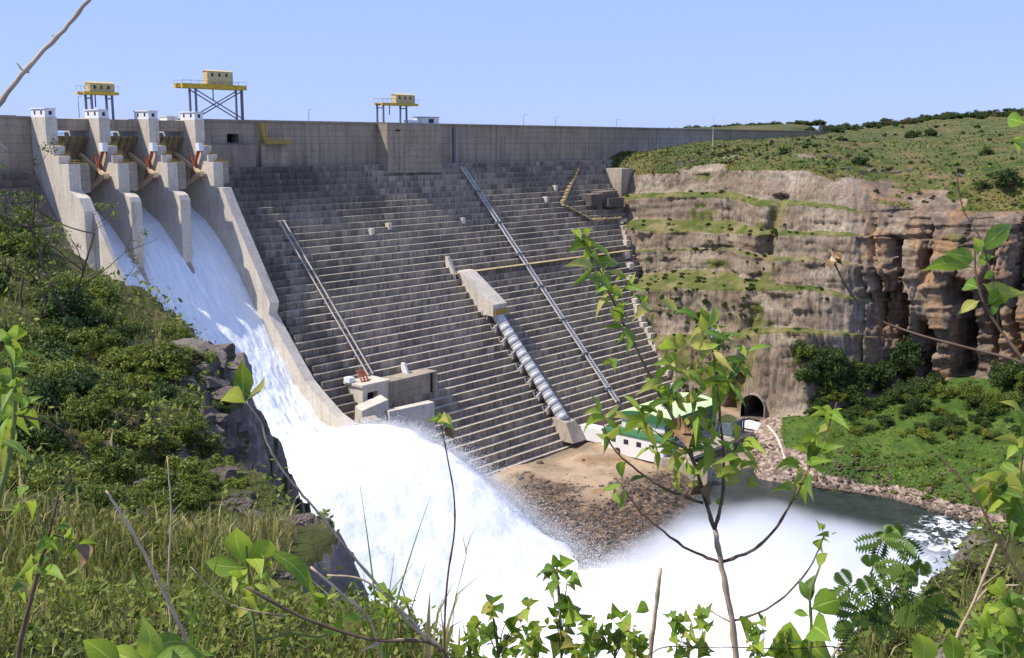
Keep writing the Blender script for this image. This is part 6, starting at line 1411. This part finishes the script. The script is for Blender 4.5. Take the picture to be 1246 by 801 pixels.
D = 1.9; t = plant('leaning_plant', 'long-leaved bright green plant leaning in from the right edge before the cliff', 1275, D)
stem(t, [rooted(1320, D), (1300, 640), (1280, 500), (1246, 440), (1216, 400), (1196, 366), (1187, 330), (1186, 300)], D, 0.0036, 0.0014, M_STEM)
for a, b_, w_, m in (((1189, 308), (1230, 270), .34, 0), ((1186, 316), (1146, 306), .42, 0), ((1185, 326), (1122, 328), .3, 0), ((1196, 345), (1252, 356), .42, 2), ((1192, 366), (1165, 382), .5, 2), ((1190, 325), (1212, 312), .5, 0), ((1200, 372), (1216, 352), .4, 1), ((1188, 312), (1184, 288), .4, 0), ((1196, 340), (1210, 330), .5, 1), ((1192, 352), (1172, 350), .4, 0), ((1206, 385), (1220, 366), .4, 1)): leaf(t, a, b_, D, w_, pr.uniform(-.5, .5), 0.03, [M_LEAF, M_LEAFD, M_LEAFY][m])
stem(t, [(1215, 398), (1205, 330), (1190, 285), (1172, 255), (1163, 203)], D, 0.0016, 0.0009, M_STEM, 'twig')
D = 2.3; t = plant('dry_twig', 'long thin dry twig with a withered flower head reaching in from the right edge', 1300, D, 'twig')
stem(t, [rooted(1360, D), (1320, 480), (1246, 442), (1180, 424), (1110, 405), (1062, 385), (1036, 358), (1020, 330), (1012, 312)], D, 0.003, 0.0018, M_STEM)
cluster(t, 1013, 314, D, 7, 17, wr=0.4, mats=[M_DEAD, M_PALE], jit=2)
D = 2.0; t = plant('broadleaf_plant', 'bushy bright green plant filling the bottom right corner', 1225, D)
stem(t, [rooted(1228, D), (1226, 820), (1222, 775), (1230, 735)], D, 0.005, 0.002, M_GST)
for x, y, n, s in ((1228, 735, 6, 40), (1215, 758, 6, 40), (1240, 770, 6, 42), (1205, 790, 5, 40), (1232, 795, 5, 42), (1195, 770, 3, 40)): cluster(t, x, y, D, n, s, mats=[M_LEAF, M_LEAF, M_LEAFD], wr=0.4)
for x in (1195, 1160, 1120): leaf(t, (x, 820), (x - 4, 770), D, 0.35, 0.2, 0)
D = 1.8; t = plant('overhanging_sprig', 'sprig of bright leaves cut by the right edge near the skyline', 1300, D)
stem(t, [rooted(1360, D), (1330, 500), (1300, 300), (1262, 190), (1246, 150)], D, 0.004, 0.0016, M_STEM); leaf(t, (1250, 150), (1226, 142), D, .45, .2, .05); leaf(t, (1252, 160), (1230, 168), D, .45, .3, .05); leaf(t, (1250, 150), (1242, 128), D, .4); leaf(t, (1255, 165), (1240, 182), D, .4)
D = 1.6; t = plant('dry_branch', 'bare pale dry branch crossing the sky at the top left', -40, D, 'branch')
stem(t, [rooted(-420, D), (-260, 480), (-110, 270), (-12, 140), (20, 99), (55, 59), (84, 30), (114, -8)], D, 0.004, 0.0026, M_PALE, 'main_branch', wob=0.0006); stem(t, [(36, 88), (28, 86), (20, 76)], D, 0.0016, 0.0008, M_PALE, 'twig'); stem(t, [(66, 50), (64, 42)], D, 0.0014, 0.0008, M_PALE, 'twig')
stem(t, [(-20, 160), (-4, 172), (8, 182)], D, 0.0022, 0.001, M_PALE, 'twig')
